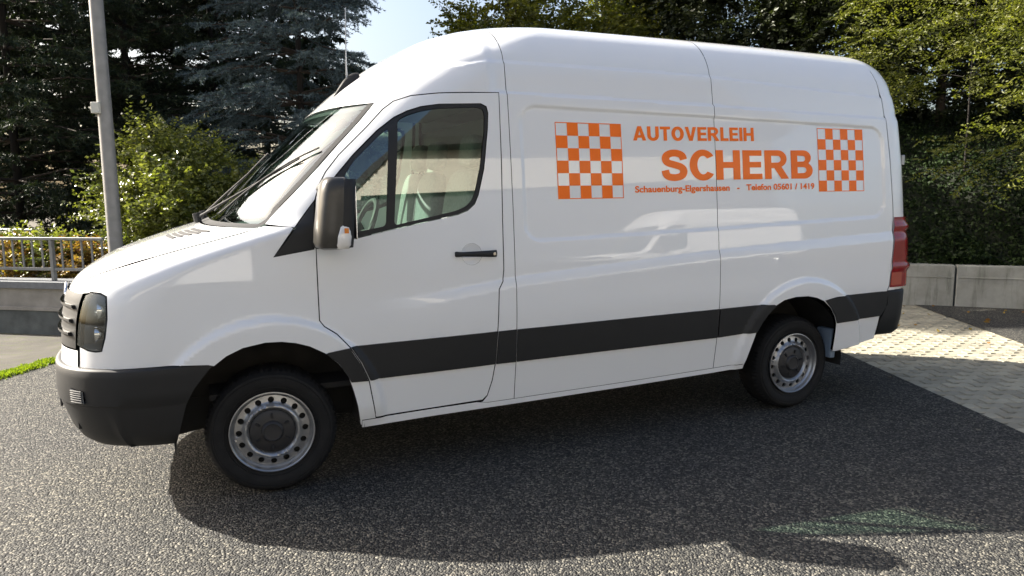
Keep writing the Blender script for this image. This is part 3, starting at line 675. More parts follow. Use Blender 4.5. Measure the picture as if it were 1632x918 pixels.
GLYPH = {
 'I': ([(0, 0), (.21, 0), (.21, 1), (0, 1)], []), 'L': ([(0, 0), (.58, 0), (.58, .18), (.21, .18), (.21, 1), (0, 1)], []),
 'E': ([(0, 0), (.64, 0), (.64, .17), (.21, .17), (.21, .42), (.60, .42), (.60, .59), (.21, .59), (.21, .83), (.63, .83), (.63, 1), (0, 1)], []),
 'T': ([(.24, 0), (.45, 0), (.45, .82), (.69, .82), (.69, 1), (0, 1), (0, .82), (.24, .82)], []),
 'H': ([(0, 0), (.21, 0), (.21, .41), (.56, .41), (.56, 0), (.77, 0), (.77, 1), (.56, 1), (.56, .59), (.21, .59), (.21, 1), (0, 1)], []),
 'V': ([(.28, 0), (.51, 0), (.79, 1), (.57, 1), (.395, .3), (.22, 1), (0, 1)], []),
 'A': ([(0, 0), (.22, 0), (.28, .20), (.57, .20), (.63, 0), (.85, 0), (.54, 1), (.31, 1)], [[(.335, .37), (.515, .37), (.425, .72)]]),
 'U': ([(0, 1)]+arc(.385, .36, .385, .375, 180, 360)+[(.77, 1), (.56, 1)]+arc(.385, .36, .175, .19, 360, 180)+[(.21, 1)], []),
 'O': (arc(.42, .5, .42, .515, 0, 350, 36), [arc(.42, .5, .20, .33, 0, 345, 24)]),
 'C': (arc(.41, .5, .41, .515, 38, 322, 34)+arc(.41, .5, .20, .335, 314, 46, 26), []),
 'R': ([(0, 0), (.21, 0), (.21, .39), (.33, .39), (.57, 0), (.82, 0), (.56, .42)]+arc(.46, .71, .29, .29, -62, 90)+[(0, 1)], [[(.21, .56)]+arc(.45, .695, .125, .135, -90, 90, 10)+[(.21, .83)]]),
 'B': ([(0, 0)]+arc(.46, .28, .30, .28, -90, 58)+arc(.44, .75, .265, .25, -48, 90)+[(0, 1)], [[(.21, .17)]+arc(.44, .295, .12, .125, -90, 90, 10)+[(.21, .42)], [(.21, .59)]+arc(.42, .71, .105, .12, -90, 90, 10)+[(.21, .83)]]),
 'S': (stroke([(.655, .70), (.61, .86), (.37, .93), (.15, .86), (.09, .72), (.15, .58), (.37, .52), (.60, .44), (.67, .29), (.60, .13), (.36, .07), (.13, .13), (.085, .32)], .195), [])}
def lettering(word, x0, x1, z0, z1, gp=.11):
    tot = sum(max(q[0] for q in GLYPH[ch][0]) for ch in word)+gp*(len(word)-1); k = (x1-x0)/tot; cur = 0.
    for ch in word:
        o_, hs = GLYPH[ch]; f = lambda P: resample(np.array([(x0+(cur+a)*k, np.interp(x0+(cur+a)*k, (x0, x1), z0)+b*np.interp(x0+(cur+a)*k, (x0, x1), (z1[0]-z0[0], z1[1]-z0[1]))) for a, b in P]), .03)
        V, F = cdt2d(f(shrink(o_, -.018)), [f(shrink(h, .018)) for h in hs], .04, .04); P, _ = surf('side', V[:, 0], V[:, 1], .0022); P[:, 1] *= -1
        mk('letter', P, F.tolist(), 'orange', van, False); cur += max(q[0] for q in o_)+gp
lettering('AUTOVERLEIH', 2.262, 3.232, (1.931, 1.945), (2.019, 2.033))
lettering('SCHERB', 2.472, 3.752, (1.680, 1.693), (1.871, 1.885))
text_mesh('Schauenburg-Elgershausen   -   Telefon 05601 / 1419', 2.258, 3.768, (1.590, 1.602), (1.645, 1.658), .030, 'small_lettering', 1.0)['kind'] = 'stuff'
def checker(x0, x1, z0, z1):
    n = 6; dx = (x1-x0)/n; dz = (z1-z0)/n; t = .005
    def quad(a, b, c, d): P, N = surf('side', np.array([a, b, b, a]), np.array([c, c, d, d]), .0022); P[:, 1] *= -1; return P
    A = resample([(x0-t, z0-t), (x1+t, z0-t), (x1+t, z1+t), (x0-t, z1+t)], .04); k = len(A); B = np.c_[np.clip(A[:, 0], x0, x1), np.clip(A[:, 1], z0, z1)]
    A = np.r_[A, B]; P, N = surf('side', A[:, 0], A[:, 1], .0022); P[:, 1] *= -1
    fo = mk('checker_film', P, [(i, (i+1) % k, k+(i+1) % k, k+i) for i in range(k)], 'orange', van, False)
    for r in range(n):
        for c in range(n):
            if (r+c) % 2 == 1: mk('square', quad(x0+c*dx, x0+(c+1)*dx, z1-(r+1)*dz, z1-r*dz), [(0, 1, 2, 3)], 'orange', fo, False)
checker(1.715, 2.169, 1.574, 2.026); checker(3.816, 4.252, 1.601, 2.042)
# cab interior
def soft_box(c, d, rot=None, p=4., n=20, m=12):
    V = []
    for i in range(m+1):
        f = -math.pi/2+math.pi*i/m
        for k in range(n):
            a = 2*math.pi*k/n; g = lambda q: np.sign(q)*abs(q)**(2/p)
            V.append((g(math.cos(f))*g(math.cos(a))*d[0]/2, g(math.cos(f))*g(math.sin(a))*d[1]/2, g(math.sin(f))*d[2]/2))
    V = np.array(V); F = [(i*n+k, i*n+(k+1) % n, (i+1)*n+(k+1) % n, (i+1)*n+k) for i in range(m) for k in range(n)]
    if rot is not None: V = V@np.array(rot).T
    return V+np.array(c), F
for yy in (-.56, .14, .56):
    st = empty('seat', (1.0, yy, .9), 0, van); wd = .50 if yy < 0 else .42
    for nm, c, d, rt in (('cushion', (-.04, 0, .16), (.52, wd, .16), rot_y(R(-4))), ('backrest', (.22, 0, .52), (.15, wd, .68), rot_y(R(10))), ('headrest', (.30, 0, .97), (.10, .26, .20), rot_y(R(8)))):
        mb = MB(); mb.add(*soft_box(c, d, rt)); mb.build(nm, 'fabric', st, True)
    mb = MB(); mb.box((0, 0, -.12), (.45, wd*.8, .42), None, .03); mb.build('seat_base', 'trim', st)
prof = [(-.12, 1.40), (.10, 1.43), (.30, 1.42), (.42, 1.36), (.44, 1.26), (.38, 1.12), (.30, 1.0), (-.06, 1.0)]
mb = MB(); mb.loft([[(x, y, z) for x, z in prof] for y in (-.86, -.5, 0, .5, .86)]); dash = mb.build('dashboard', 'trim', van)
pts = [(.60+.19*math.sin(R(24))*-math.sin(a)*-1, -.56+.20*math.cos(a), 1.40+.19*math.cos(R(24))*math.sin(a)) for a in np.linspace(0, 2*math.pi, 33)]
mb = MB(); mb.tube(pts, .016, 8, False); mb.box((.58, -.56, 1.39), (.05, .16, .12), rot_y(R(-24)), .02); mb.box((.585, -.56, 1.39), (.02, .38, .03), rot_y(R(-24))); mb.build('steering_wheel', 'trim', van, True, 40)
mb = MB(); mb.box((1.43, 0, 1.3), (.03, 1.74, 1.56)); mb.build('bulkhead', 'liner', van)
mb = MB(); mb.box((1.10, 0, 2.165), (.58, 1.36, .03)); mb.build('headliner', 'liner', van)
mb = MB(); mb.box((.55, 0, .55), (1.7, 1.7, .03)); mb.build('cab_floor', 'under', van)
mb = MB(); mb.box((.60, 0, 2.06), (.02, .22, .06), None, .008); mb.build('rear_view_mirror', 'trim', van)

# ------------------------------------------------------------------ ground sheets
def node_mat(name):
    m = bpy.data.materials.new(name); m.use_nodes = True; n = m.node_tree.nodes; l = m.node_tree.links
    tc = n.new('ShaderNodeTexCoord'); return m, n, l, n['Principled BSDF'], tc.outputs['Object']
def ramp(n, l, src, stops):
    r = n.new('ShaderNodeValToRGB'); e = r.color_ramp.elements
    while len(e) < len(stops): e.new(.5)
    for q, (p, c) in zip(e, stops): q.position = p; q.color = (*c, 1)
    l.new(src, r.inputs[0]); return r.outputs[0]
def noise(n, l, vec, sc, det=6, rough=.6):
    t = n.new('ShaderNodeTexNoise'); t.inputs['Scale'].default_value = sc; t.inputs['Detail'].default_value = det; t.inputs['Roughness'].default_value = rough; l.new(vec, t.inputs['Vector']); return t.outputs[0]
def mixc(n, l, f, a, b, mode='MIX'):
    x = n.new('ShaderNodeMix'); x.data_type = 'RGBA'; x.blend_type = mode
    for s, v in ((0, f), (6, a), (7, b)):
        if isinstance(v, (int, float)): x.inputs[s].default_value = v
        elif isinstance(v, tuple): x.inputs[s].default_value = (*v, 1)
        else: l.new(v, x.inputs[s])
    return x.outputs[2]
def bump(n, l, b, h, st, dist):
    q = n.new('ShaderNodeBump'); q.inputs['Strength'].default_value = st; q.inputs['Distance'].default_value = dist; l.new(h, q.inputs['Height']); l.new(q.outputs[0], b.inputs['Normal']); return q
def asphalt_mat():
    m, n, l, b, v = node_mat('asphalt')
    wv = n.new('ShaderNodeVectorMath'); wv.operation = 'ADD'; l.new(v, wv.inputs[0])
    ns = n.new('ShaderNodeTexNoise'); ns.inputs['Scale'].default_value = 70; l.new(v, ns.inputs['Vector'])
    sc = n.new('ShaderNodeVectorMath'); sc.operation = 'SCALE'; sc.inputs['Scale'].default_value = .012; l.new(ns.outputs['Color'], sc.inputs[0]); l.new(sc.outputs[0], wv.inputs[1])
    vo = n.new('ShaderNodeTexVoronoi'); vo.inputs['Scale'].default_value = 92; l.new(wv.outputs[0], vo.inputs['Vector'])
    sp = n.new('ShaderNodeSeparateColor'); l.new(vo.outputs['Color'], sp.inputs[0])
    c = ramp(n, l, sp.outputs[0], [(0, (.012, .0125, .0135)), (.42, (.033, .034, .034)), (.78, (.08, .078, .071)), (1, (.20, .188, .16))])
    big = ramp(n, l, noise(n, l, v, .9, 5), [(.3, (.78, .79, .82)), (.7, (1.15, 1.13, 1.06))])
    c = mixc(n, l, 1., c, big, 'MULTIPLY'); l.new(c, b.inputs['Base Color'])
    b.inputs['Roughness'].default_value = .78; b.inputs['Specular IOR Level'].default_value = .35
    h = n.new('ShaderNodeMath'); h.operation = 'MULTIPLY_ADD'; h.inputs[1].default_value = -1.0; l.new(vo.outputs['Distance'], h.inputs[0])
    hh = n.new('ShaderNodeMath'); hh.operation = 'MULTIPLY'; hh.inputs[1].default_value = .7; l.new(sp.outputs[1], hh.inputs[0]); l.new(hh.outputs[0], h.inputs[2])
    bump(n, l, b, h.outputs[0], 1., .015); return m
M['asphalt'] = asphalt_mat()
def moss_mat():
    m, n, l, b, v = node_mat('mossy_concrete')
    c = ramp(n, l, noise(n, l, v, 3., 8), [(.3, (.036, .032, .025)), (.55, (.056, .051, .041)), (.75, (.08, .072, .058))])
    g = noise(n, l, v, 14, 6, .7); br = n.new('ShaderNodeTexBrick'); br.inputs['Scale'].default_value = 1.; br.inputs['Brick Width'].default_value = .42; br.inputs['Row Height'].default_value = .21; br.inputs['Mortar Size'].default_value = .018; br.inputs['Mortar Smooth'].default_value = .6
    mp = n.new('ShaderNodeMapping'); mp.inputs['Rotation'].default_value = (0, 0, R(30)); l.new(v, mp.inputs[0]); l.new(mp.outputs[0], br.inputs['Vector'])
    f = n.new('ShaderNodeMath'); f.operation = 'MULTIPLY'; l.new(br.outputs['Fac'], f.inputs[0])
    g2 = ramp(n, l, g, [(.42, (0, 0, 0)), (.6, (1, 1, 1))]); l.new(g2, f.inputs[1])
    f2 = n.new('ShaderNodeMath'); f2.operation = 'MAXIMUM'; l.new(f.outputs[0], f2.inputs[0]); l.new(ramp(n, l, noise(n, l, v, 5, 8, .75), [(.58, (0, 0, 0)), (.72, (.8, .8, .8))]), f2.inputs[1])
    c = mixc(n, l, f2.outputs[0], c, (.05, .062, .008)); l.new(c, b.inputs['Base Color']); b.inputs['Roughness'].default_value = .95
    bump(n, l, b, noise(n, l, v, 60, 6), .5, .01); return m
M['mossy'] = moss_mat()
M['soil'] = mat('garden_soil', (.06, .05, .032), .95, var=.4, var_scale=2, bump=.6, bump_scale=20)
def sheet(name, pts, z, m, kind='structure'):
    o = mk(name, [(x, y, z) for x, y in pts], [tuple(range(len(pts)))], m, None, False); o['kind'] = kind; return o
sheet('ground', [(-250, -250), (250, -250), (250, 250), (-250, 250)], -.05, 'soil')
L0 = ground_at(0, 602)[:2]; L1 = ground_at(92, 574)[:2]; ld = (L1-L0)/np.linalg.norm(L1-L0)
E0 = np.array([4.642, -.986]); E1 = np.array([5.537, 1.336]); ed = (E1-E0)/np.linalg.norm(E1-E0)
F0 = ground_at(1632, 548)[:2]; F1 = ground_at(1462, 487)[:2]; fd = (F1-F0)/np.linalg.norm(F1-F0)
A = L0-ld*12; B = L0+ld*9; D = E1+ed*4.5; Ee = E0-ed*12
sheet('asphalt_yard', [A, (A[0], -26), (Ee[0], -26), Ee, D, (3, 7.5), B], 0, 'asphalt')
sheet('mossy_yard', [A, B, (B[0]-1.5, B[1]+2.4), (-1.2, 9), (-14, 12)], .0, 'mossy')
Fa = F0-fd*12; Fb = F1+fd*3
sheet('asphalt_lane', [Fb, Fa, (Fa[0]+14, Fa[1]), (Fb[0]+16, Fb[1]+2)], 0, 'asphalt')
sheet('paver_bed', [D, Ee, Fa, Fb], -.026, mat('joint_sand', (.05, .044, .03), .95, var=.3, bump=.4, bump_scale=80))
# ------------------------------------------------------------------ pavers: zigzag stones, one by one
M['paver'] = None
def paver_mat():
    m, n, l, b, v = node_mat('paver_stone')
    oi = n.new('ShaderNodeObjectInfo'); at = n.new('ShaderNodeAttribute'); at.attribute_name = 'tint'
    s = n.new('ShaderNodeMath'); s.operation = 'ADD'; l.new(oi.outputs['Random'], s.inputs[0]); l.new(at.outputs['Fac'], s.inputs[1])
    f = n.new('ShaderNodeMath'); f.operation = 'FRACT'; l.new(s.outputs[0], f.inputs[0])
    c = ramp(n, l, f.outputs[0], [(0, (.24, .225, .175)), (.5, (.31, .29, .225)), (1, (.37, .345, .265))])
    g = n.new('ShaderNodeNewGeometry'); d = ramp(n, l, noise(n, l, g.outputs['Position'], 2.2, 8, .7), [(.3, (.72, .72, .72)), (.65, (1.08, 1.07, 1.05))])
    l.new(mixc(n, l, 1., c, d, 'MULTIPLY'), b.inputs['Base Color']); b.inputs['Roughness'].default_value = .85
    bump(n, l, b, noise(n, l, g.outputs['Position'], 160, 4), .35, .006); return m
M['paver'] = paver_mat()
def paver_mesh():
    L, Wd, a = .236, .116, .014; g = .0065
    xs = [-.5, -.25, -.25, 0, 0.0, .25, .25, .5]
    top = [(-.5, .5), (-.30, .5+.12), (-.20, .5+.12), (0, .5-.12), (.10, .5-.12), (.30, .5+.12), (.5, .5)]
    out = [(x*L+(g if x < 0 else -g)*(abs(x) == .5), y*Wd-g) for x, y in top]
    bot = [(x*L+(g if x < 0 else -g)*(abs(x) == .5), y*Wd+g-Wd) for x, y in top]
    P = np.array(out[::-1]+bot); n = len(P)
    I = shrink(P, .006)
    V = np.r_[np.c_[I, np.full(n, .004)], np.c_[P, np.full(n, -.003)], np.c_[P, np.full(n, -.05)]]
    F = [tuple(range(n))]+[(i, n+i, n+(i+1) % n, (i+1) % n) for i in range(n)]+[(n+i, 2*n+i, 2*n+(i+1) % n, n+(i+1) % n) for i in range(n)]
    F = [f[::-1] for f in F] if np.sum(P[:, 0]*np.roll(P[:, 1], -1)-np.roll(P[:, 0], -1)*P[:, 1]) < 0 else F
    F = [F[0]]+[f[::-1] for f in F[1:]]
    return V, F, L, Wd
pv, pf, PL, PW = paver_mesh()
paving = tag(empty('paving', (float(D[0]), float(D[1]), 0)), None, None, None, 'structure')
u = np.array([ed[1], -ed[0]]); v2 = ed
nrm_e = np.array([ed[1], -ed[0]]); nrm_f = np.array([fd[1], -fd[0]])
cand = []
for j in range(-140, 60):
    for i in range(-8, 60):
        c = E1+u*((i+.5*(j % 2))*PL)+v2*(j*PW)
        if (c-E0)@nrm_e < -.14 or (c-F0)@nrm_f > .14: continue
        r = c-np.array(CAM['pos'][:2]); dep = r@a_f[:2]; lat = r@a_r[:2]
        if dep < 2.5 or lat/dep > .78 or dep > 14: continue
        if lat/dep < .40: continue
        cand.append((dep, c))
cand.sort(key=lambda q: q[0])
pme = bpy.data.meshes.new('paver'); pme.from_pydata([tuple(q) for q in pv], [], pf); pme.materials.append(M['paver']); pme.update()
ang = math.atan2(u[1], u[0]); rp = random.Random(3)
for dep, c in cand[:300]:
    o = bpy.data.objects.new('paver', pme); C.objects.link(o); o.parent = paving
    o.location = (c[0]-D[0], c[1]-D[1], -.011+rp.uniform(-.0015, .0015)); o.rotation_euler = (rp.gauss(0, .004), rp.gauss(0, .004), ang)
mb = MB(); tints = []
for dep, c in cand[300:]:
    mb.add(pv@rot_z(ang).T+np.array([c[0]-D[0], c[1]-D[1], -.011+rp.uniform(-.0015, .0015)]), pf); tints += [rp.random()]*len(pv)
if mb.v:
    o = mb.build('far_pavers', 'paver', paving); o['kind'] = 'stuff'
    at = o.data.attributes.new('tint', 'FLOAT', 'POINT'); at.data.foreach_set('value', tints)
# ------------------------------------------------------------------ foliage tools
def fast_mesh(name, V, F3, m, parent=None, tint=None):
    me = bpy.data.meshes.new(name); V = np.asarray(V, np.float32); F3 = np.asarray(F3, np.int32); nf = len(F3)
    me.vertices.add(len(V)); me.vertices.foreach_set('co', V.ravel()); me.loops.add(nf*3); me.loops.foreach_set('vertex_index', F3.ravel())
    me.polygons.add(nf); me.polygons.foreach_set('loop_start', np.arange(nf, dtype=np.int32)*3); me.update(calc_edges=True)
    if tint is not None: a = me.attributes.new('tint', 'FLOAT', 'POINT'); a.data.foreach_set('value', np.asarray(tint, np.float32))
    me.materials.append(M[m]); o = bpy.data.objects.new(name, me); C.objects.link(o)
    if parent is not None: o.parent = parent
    return o
def leaf_mat(name, dark, light, trans=.35, rough=.5, spec=.4):
    m = bpy.data.materials.new(name); m.use_nodes = True; n = m.node_tree.nodes; l = m.node_tree.links; b = n['Principled BSDF']
    a = n.new('ShaderNodeAttribute'); a.attribute_name = 'tint'; c = ramp(n, l, a.outputs['Fac'], [(0, dark), (1, light)])
    l.new(c, b.inputs['Base Color']); b.inputs['Roughness'].default_value = rough; b.inputs['Specular IOR Level'].default_value = spec
    t = n.new('ShaderNodeBsdfTranslucent'); l.new(mixc(n, l, 1., c, (1.5, 1.6, .7), 'MULTIPLY'), t.inputs[0])
    x = n.new('ShaderNodeMixShader'); x.inputs[0].default_value = trans; l.new(b.outputs[0], x.inputs[1]); l.new(t.outputs[0], x.inputs[2]); l.new(x.outputs[0], n['Material Output'].inputs[0]); return m
M['bush_leaf'] = leaf_mat('bush_leaves', (.055, .075, .014), (.22, .23, .055), .35, .35, .6)
M['gold_leaf'] = leaf_mat('yellow_green_leaves', (.045, .062, .008), (.16, .15, .02), .4)
M['dark_leaf'] = leaf_mat('dark_green_leaves', (.014, .022, .008), (.045, .055, .017), .2)
M['frond_leaf'] = leaf_mat('frond_leaves', (.045, .062, .012), (.16, .165, .03), .4)
M['ivy_leaf'] = leaf_mat('ivy_leaves', (.007, .015, .004), (.028, .048, .012), .10, .6, .2)
M['spruce'] = leaf_mat('dark_needles', (.012, .022, .012), (.042, .058, .024), .1, .6)
M['blue_spruce'] = leaf_mat('blue_needles', (.04, .062, .067), (.135, .18, .195), .1, .6)
M['dry_leaf'] = leaf_mat('dry_leaves', (.16, .06, .015), (.28, .22, .05), .3)
M['moss'] = leaf_mat('moss_blades', (.09, .14, .006), (.22, .28, .02), .35)
M['dark_bark'] = mat('dark_bark', (.016, .013, .011), .95)
M['bark'] = mat('bark', (.055, .042, .032), .95, var=.4, var_scale=12, bump=.8, bump_scale=30)
def unit(v): return v/(np.linalg.norm(v, axis=-1, keepdims=True)+1e-9)
def leaves(P, Dr, L, Wd, rg, fold=.25):
    n = len(P); N = unit(np.cross(Dr, rg.normal(size=(n, 3)))); S = np.cross(N, Dr)
    L = L[:, None]; Wd = Wd[:, None]
    b = P; t = P+Dr*L; m = P+Dr*L*.45; lf = m+S*Wd/2+N*Wd*fold; rt = m-S*Wd/2+N*Wd*fold
    V = np.stack([b, lf, t, rt], 1).reshape(-1, 3); i = np.arange(n)[:, None]*4
    return V, np.concatenate([i+np.array([[0, 1, 2]]), i+np.array([[0, 2, 3]])], 1).reshape(-1, 3)
def twig_leaves(start, dirs, length, per, leafL, rg, flat=.5, ratio=.55):
    # leaves set alternately along many twigs
    n = len(start); u_ = (np.arange(per)+.5)/per
    P = start[:, None]+dirs[:, None]*(length[:, None, None]*u_[None, :, None]); P[..., 2] -= (.10*length[:, None]*u_**2)
    side = unit(np.cross(dirs, np.array([0, 0, 1.])+rg.normal(0, .35, (n, 3))))
    sg = np.where(np.arange(per) % 2 == 0, 1, -1)[None, :, None]
    Dv = unit(dirs[:, None]*.55+side[:, None]*sg+rg.normal(0, flat, (n, per, 3))*.5+np.array([0, 0, -.15]))
    Ls = leafL*rg.uniform(.65, 1.2, n*per)
    V, F = leaves(P.reshape(-1, 3), Dv.reshape(-1, 3), Ls, Ls*ratio, rg)
    tint = np.repeat(np.clip(np.repeat(rg.uniform(.1, .8, n), per)+rg.normal(0, .18, n*per), 0, 1), 4)
    return V, F, tint
def limb_tree(root, h, spread, n_l, rg, r0=.12, lean=(0, 0), bark='bark'):
    mb = MB(); tr = [(0, 0, -.3), (lean[0]*.3, lean[1]*.3, h*.35), (lean[0]*.7, lean[1]*.7, h*.7), (lean[0], lean[1], h)]
    mb.tube(smooth_poly(tr, 2), np.linspace(r0, r0*.2, 10)[:len(smooth_poly(tr, 2))] if len(smooth_poly(tr, 2)) <= 10 else np.linspace(r0, r0*.2, len(smooth_poly(tr, 2))), 8)
    o = mb.build('trunk', bark, root, True); mb = MB(); tips = []
    for k in range(n_l):
        a = k*2.4+rg.uniform(-.4, .4); z = h*rg.uniform(.25, .92); l_ = spread*rg.uniform(.5, 1.)*(1.1-.5*z/h)
        p0 = np.array([lean[0]*z/h, lean[1]*z/h, z]); d = np.array([math.cos(a), math.sin(a), rg.uniform(.2, .7)]); p1 = p0+d*l_*.5; p2 = p0+d*l_+np.array([0, 0, -.1*l_])
        mb.tube([p0, p1, p2], [r0*.32, r0*.2, r0*.06], 5); tips += [p1, p2, (p1+p2)/2]
    mb.build('limbs', bark, root, True)['kind'] = 'stuff'; return np.array(tips)
def broadleaf(name, loc, h, spread, lm, label, cat, n_clump, twigs, per, leafL, seed, z0=.1, group=None, shape=None, flat=.5, tw_len=(.25, .6), clump_r=.45, ratio=.55):
    rg = np.random.default_rng(seed); root = tag(empty(name, tuple(float(q) for q in loc)), label, cat, group)
    tips = limb_tree(root, h*.9, spread, 14, rg, .012+.014*h)
    cc = []
    while len(cc) < n_clump:
        q = rg.uniform(-1, 1, 3); rr = np.linalg.norm(q)
        if rr > 1 or rr < .35: continue
        zf = (q[2]+1)/2; w_ = spread*(math.sin(math.pi*min(1, zf*.86+.12))**.7)
        cc.append((q[0]*w_, q[1]*w_, h*(z0+(1-z0)*zf)))
    cc = np.r_[np.array(cc), tips]; n = len(cc)*twigs
    cr = np.repeat(rg.uniform(.6, 1.3, len(cc)), twigs)
    d = unit(rg.normal(size=(n, 3))*np.array([1, 1, .7])+np.array([0, 0, .15])); st = np.repeat(cc, twigs, 0)+d*(clump_r*cr*rg.uniform(.0, .8, n))[:, None]
    V, F, t = twig_leaves(st, d, rg.uniform(*tw_len, n), per, leafL, rg, flat, ratio)
    ct = np.repeat(np.clip(rg.normal(.5, .2, len(cc)), 0, 1), twigs*per*4); t = np.clip(.6*t+.5*ct-.05, 0, 1)
    o = fast_mesh('crown', V, F, lm, root, t); o['kind'] = 'stuff'; return root
def conifer(name, loc, h, base_r, lm, label, seed, z_first=.3, n_wh=34, per_wh=10, needle=.08, droop=.25, twigs=24, ndl=26, wd=.026, group=None, gap=.0):
    rg = np.random.default_rng(seed); root = tag(empty(name, tuple(float(q) for q in loc)), label, 'conifer', group)
    mb = MB(); mb.tube([(0, 0, -.3), (0, 0, h*.5), (0, 0, h*.97)], [.015+.006*h, .01+.0035*h, .006], 9); mb.build('trunk', 'dark_bark', root, True)
    bs, bd, bl = [], [], []
    for w_ in range(n_wh):
        z = z_first+(h-z_first)*(w_+rg.uniform(-.3, .3))/n_wh; f = max(0., 1-z/h)
        for k in range(per_wh):
            if rg.random() < gap: continue
            a = rg.uniform(0, 2*math.pi); l_ = base_r*(f**.75)*rg.uniform(.7, 1.12)+.12
            bs.append((0, 0, z)); bd.append((math.cos(a), math.sin(a), rg.uniform(-.05, .22))); bl.append(l_)
    bs = np.array(bs); bd = unit(np.array(bd)); bl = np.array(bl); nb = len(bs)
    mb = MB()
    for i in range(nb):
        e = bs[i]+bd[i]*bl[i]; e[2] -= droop*bl[i]*.55; m_ = bs[i]+bd[i]*bl[i]*.5; m_[2] -= droop*bl[i]*.1; mb.tube([bs[i], m_, e], [.022, .014, .004], 4, False)
    mb.build('limbs', 'bark', root)['kind'] = 'stuff'
    u_ = rg.uniform(.12, 1.0, (nb, twigs))**.8; P0 = bs[:, None]+bd[:, None]*(bl[:, None]*u_)[..., None]; P0[..., 2] -= droop*bl[:, None]*.55*u_**2
    sd_ = unit(np.cross(bd, np.array([0, 0, 1.])))[:, None]*np.where(rg.random((nb, twigs)) < .5, 1, -1)[..., None]
    td = unit(bd[:, None]*.8+sd_*rg.uniform(.3, 1., (nb, twigs, 1))+np.array([0, 0, -.28])+rg.normal(0, .18, (nb, twigs, 3)))
    tl = (.10+.34*(1-u_)*np.minimum(bl[:, None], 2.)/1.5+.12)*rg.uniform(.7, 1.2, (nb, twigs))
    P0 = P0.reshape(-1, 3); td = td.reshape(-1, 3); tl = tl.ravel(); nt_ = len(P0)
    s_ = rg.random((nt_, ndl)); B_ = P0[:, None]+td[:, None]*(tl[:, None]*s_)[..., None]; B_[..., 2] -= .12*tl[:, None]*s_**2
    nd = unit(td[:, None]*.9+rg.normal(0, .75, (nt_, ndl, 3))); ln_ = needle*rg.uniform(.7, 1.25, (nt_, ndl, 1)); sid = unit(np.cross(nd, rg.normal(size=nd.shape)))*wd
    V = np.stack([B_-sid*.5, B_+sid*.5, B_+nd*ln_], 2).reshape(-1, 3); F = np.arange(len(V)).reshape(-1, 3)
    t = np.repeat(np.clip(np.repeat(rg.uniform(.1, .9, nt_), ndl)+rg.normal(0, .12, nt_*ndl), 0, 1), 3)
    o = fast_mesh('crown', V, F, lm, root, t); o['kind'] = 'stuff'; return root
def at(px, dist, z=0.): q = ray_at(px, 300, dist); return (q[0], q[1], z)
# ------------------------------------------------------------------ left boundary: low wall, railing, mast
WA = ground_at(0, 530)[:2]; wdir = np.array([.81, -.59]); wdir /= np.linalg.norm(wdir); wn = np.array([wdir[1], -wdir[0]])   # wn points to the camera
if wn@(np.array(CAM['pos'][:2])-WA) < 0: wn = -wn
wang = math.atan2(wdir[1], wdir[0]); WL0, WL1 = -5.0, 1.55
M['render_wall'] = mat('rendered_wall', (.26, .245, .22), .9, var=.22, var_scale=5, bump=.3, bump_scale=60)
M['plinth'] = mat('painted_plinth', (.075, .085, .085), .85, var=.3, var_scale=6, bump=.3, bump_scale=60)
M['coping'] = mat('slate_coping', (.13, .14, .155), .6, var=.15, var_scale=20, bump=.2, bump_scale=80)
M['galv'] = mat('galvanised_steel', (.19, .195, .195), .5, metal=.35, var=.2, var_scale=15)
gw = tag(empty('garden_wall', (float(WA[0]), float(WA[1]), 0), wang), 'low rendered garden wall with dark plinth and slate coping below the railing', 'wall')
LW = WL1-WL0; cxw = (WL0+WL1)/2
def wbox(nm, z0_, z1_, t0, t1, m, x0=WL0, x1=WL1, parent=None, bev=.004):
    mb = MB(); sgn = 1 if (rot_z(wang)@np.array([0, 1, 0]))[:2]@wn > 0 else -1
    mb.box(((x0+x1)/2, sgn*(t0+t1)/2, (z0_+z1_)/2), (x1-x0, t1-t0, z1_-z0_), None, bev); return mb.build(nm, m, parent or gw)
wbox('plinth', -.05, .285, -.26, .02, 'plinth'); wbox('ledge', .283, .325, -.26, .035, 'render_wall'); wbox('wall_face', .322, .545, -.25, .0, 'render_wall')
xx = WL0
while xx < WL1:
    wbox('coping_stone', .543, .625, -.30, .045, 'coping', xx+.004, min(WL1+.02, xx+1.0)-.004); xx += 1.0
rl = tag(empty('railing', (float(WA[0]), float(WA[1]), .625), wang), 'grey galvanised steel railing with upright bars on the low wall', 'railing')
sgw = 1 if (rot_z(wang)@np.array([0, 1, 0]))[:2]@wn > 0 else -1
def rbar(nm, a, b, r, n=8, par=None): mb = MB(); mb.tube([a, b], r, n); return mb.build(nm, 'galv', par or rl, True, 40)
ry = -sgw*.10
mb = MB(); mb.box((cxw-.05, ry, .49), (LW-.1, .045, .035), None, .006); mb.build('top_rail', 'galv', rl)
mb = MB(); mb.box((cxw-.05, ry, .135), (LW-.1, .03, .035), None, .005); mb.build('bottom_rail', 'galv', rl)
k = 0; xx = WL1-.12
while xx > WL0+.1:
    if k % 6 == 5:
        mb = MB(); mb.box((xx, ry, .235), (.045, .045, .47), None, .005); mb.build('post', 'galv', rl)
    else:
        mb = MB(); mb.box((xx, ry, .31), (.022, .012, .33)); mb.build('bar', 'galv', rl)
    xx -= .137; k += 1
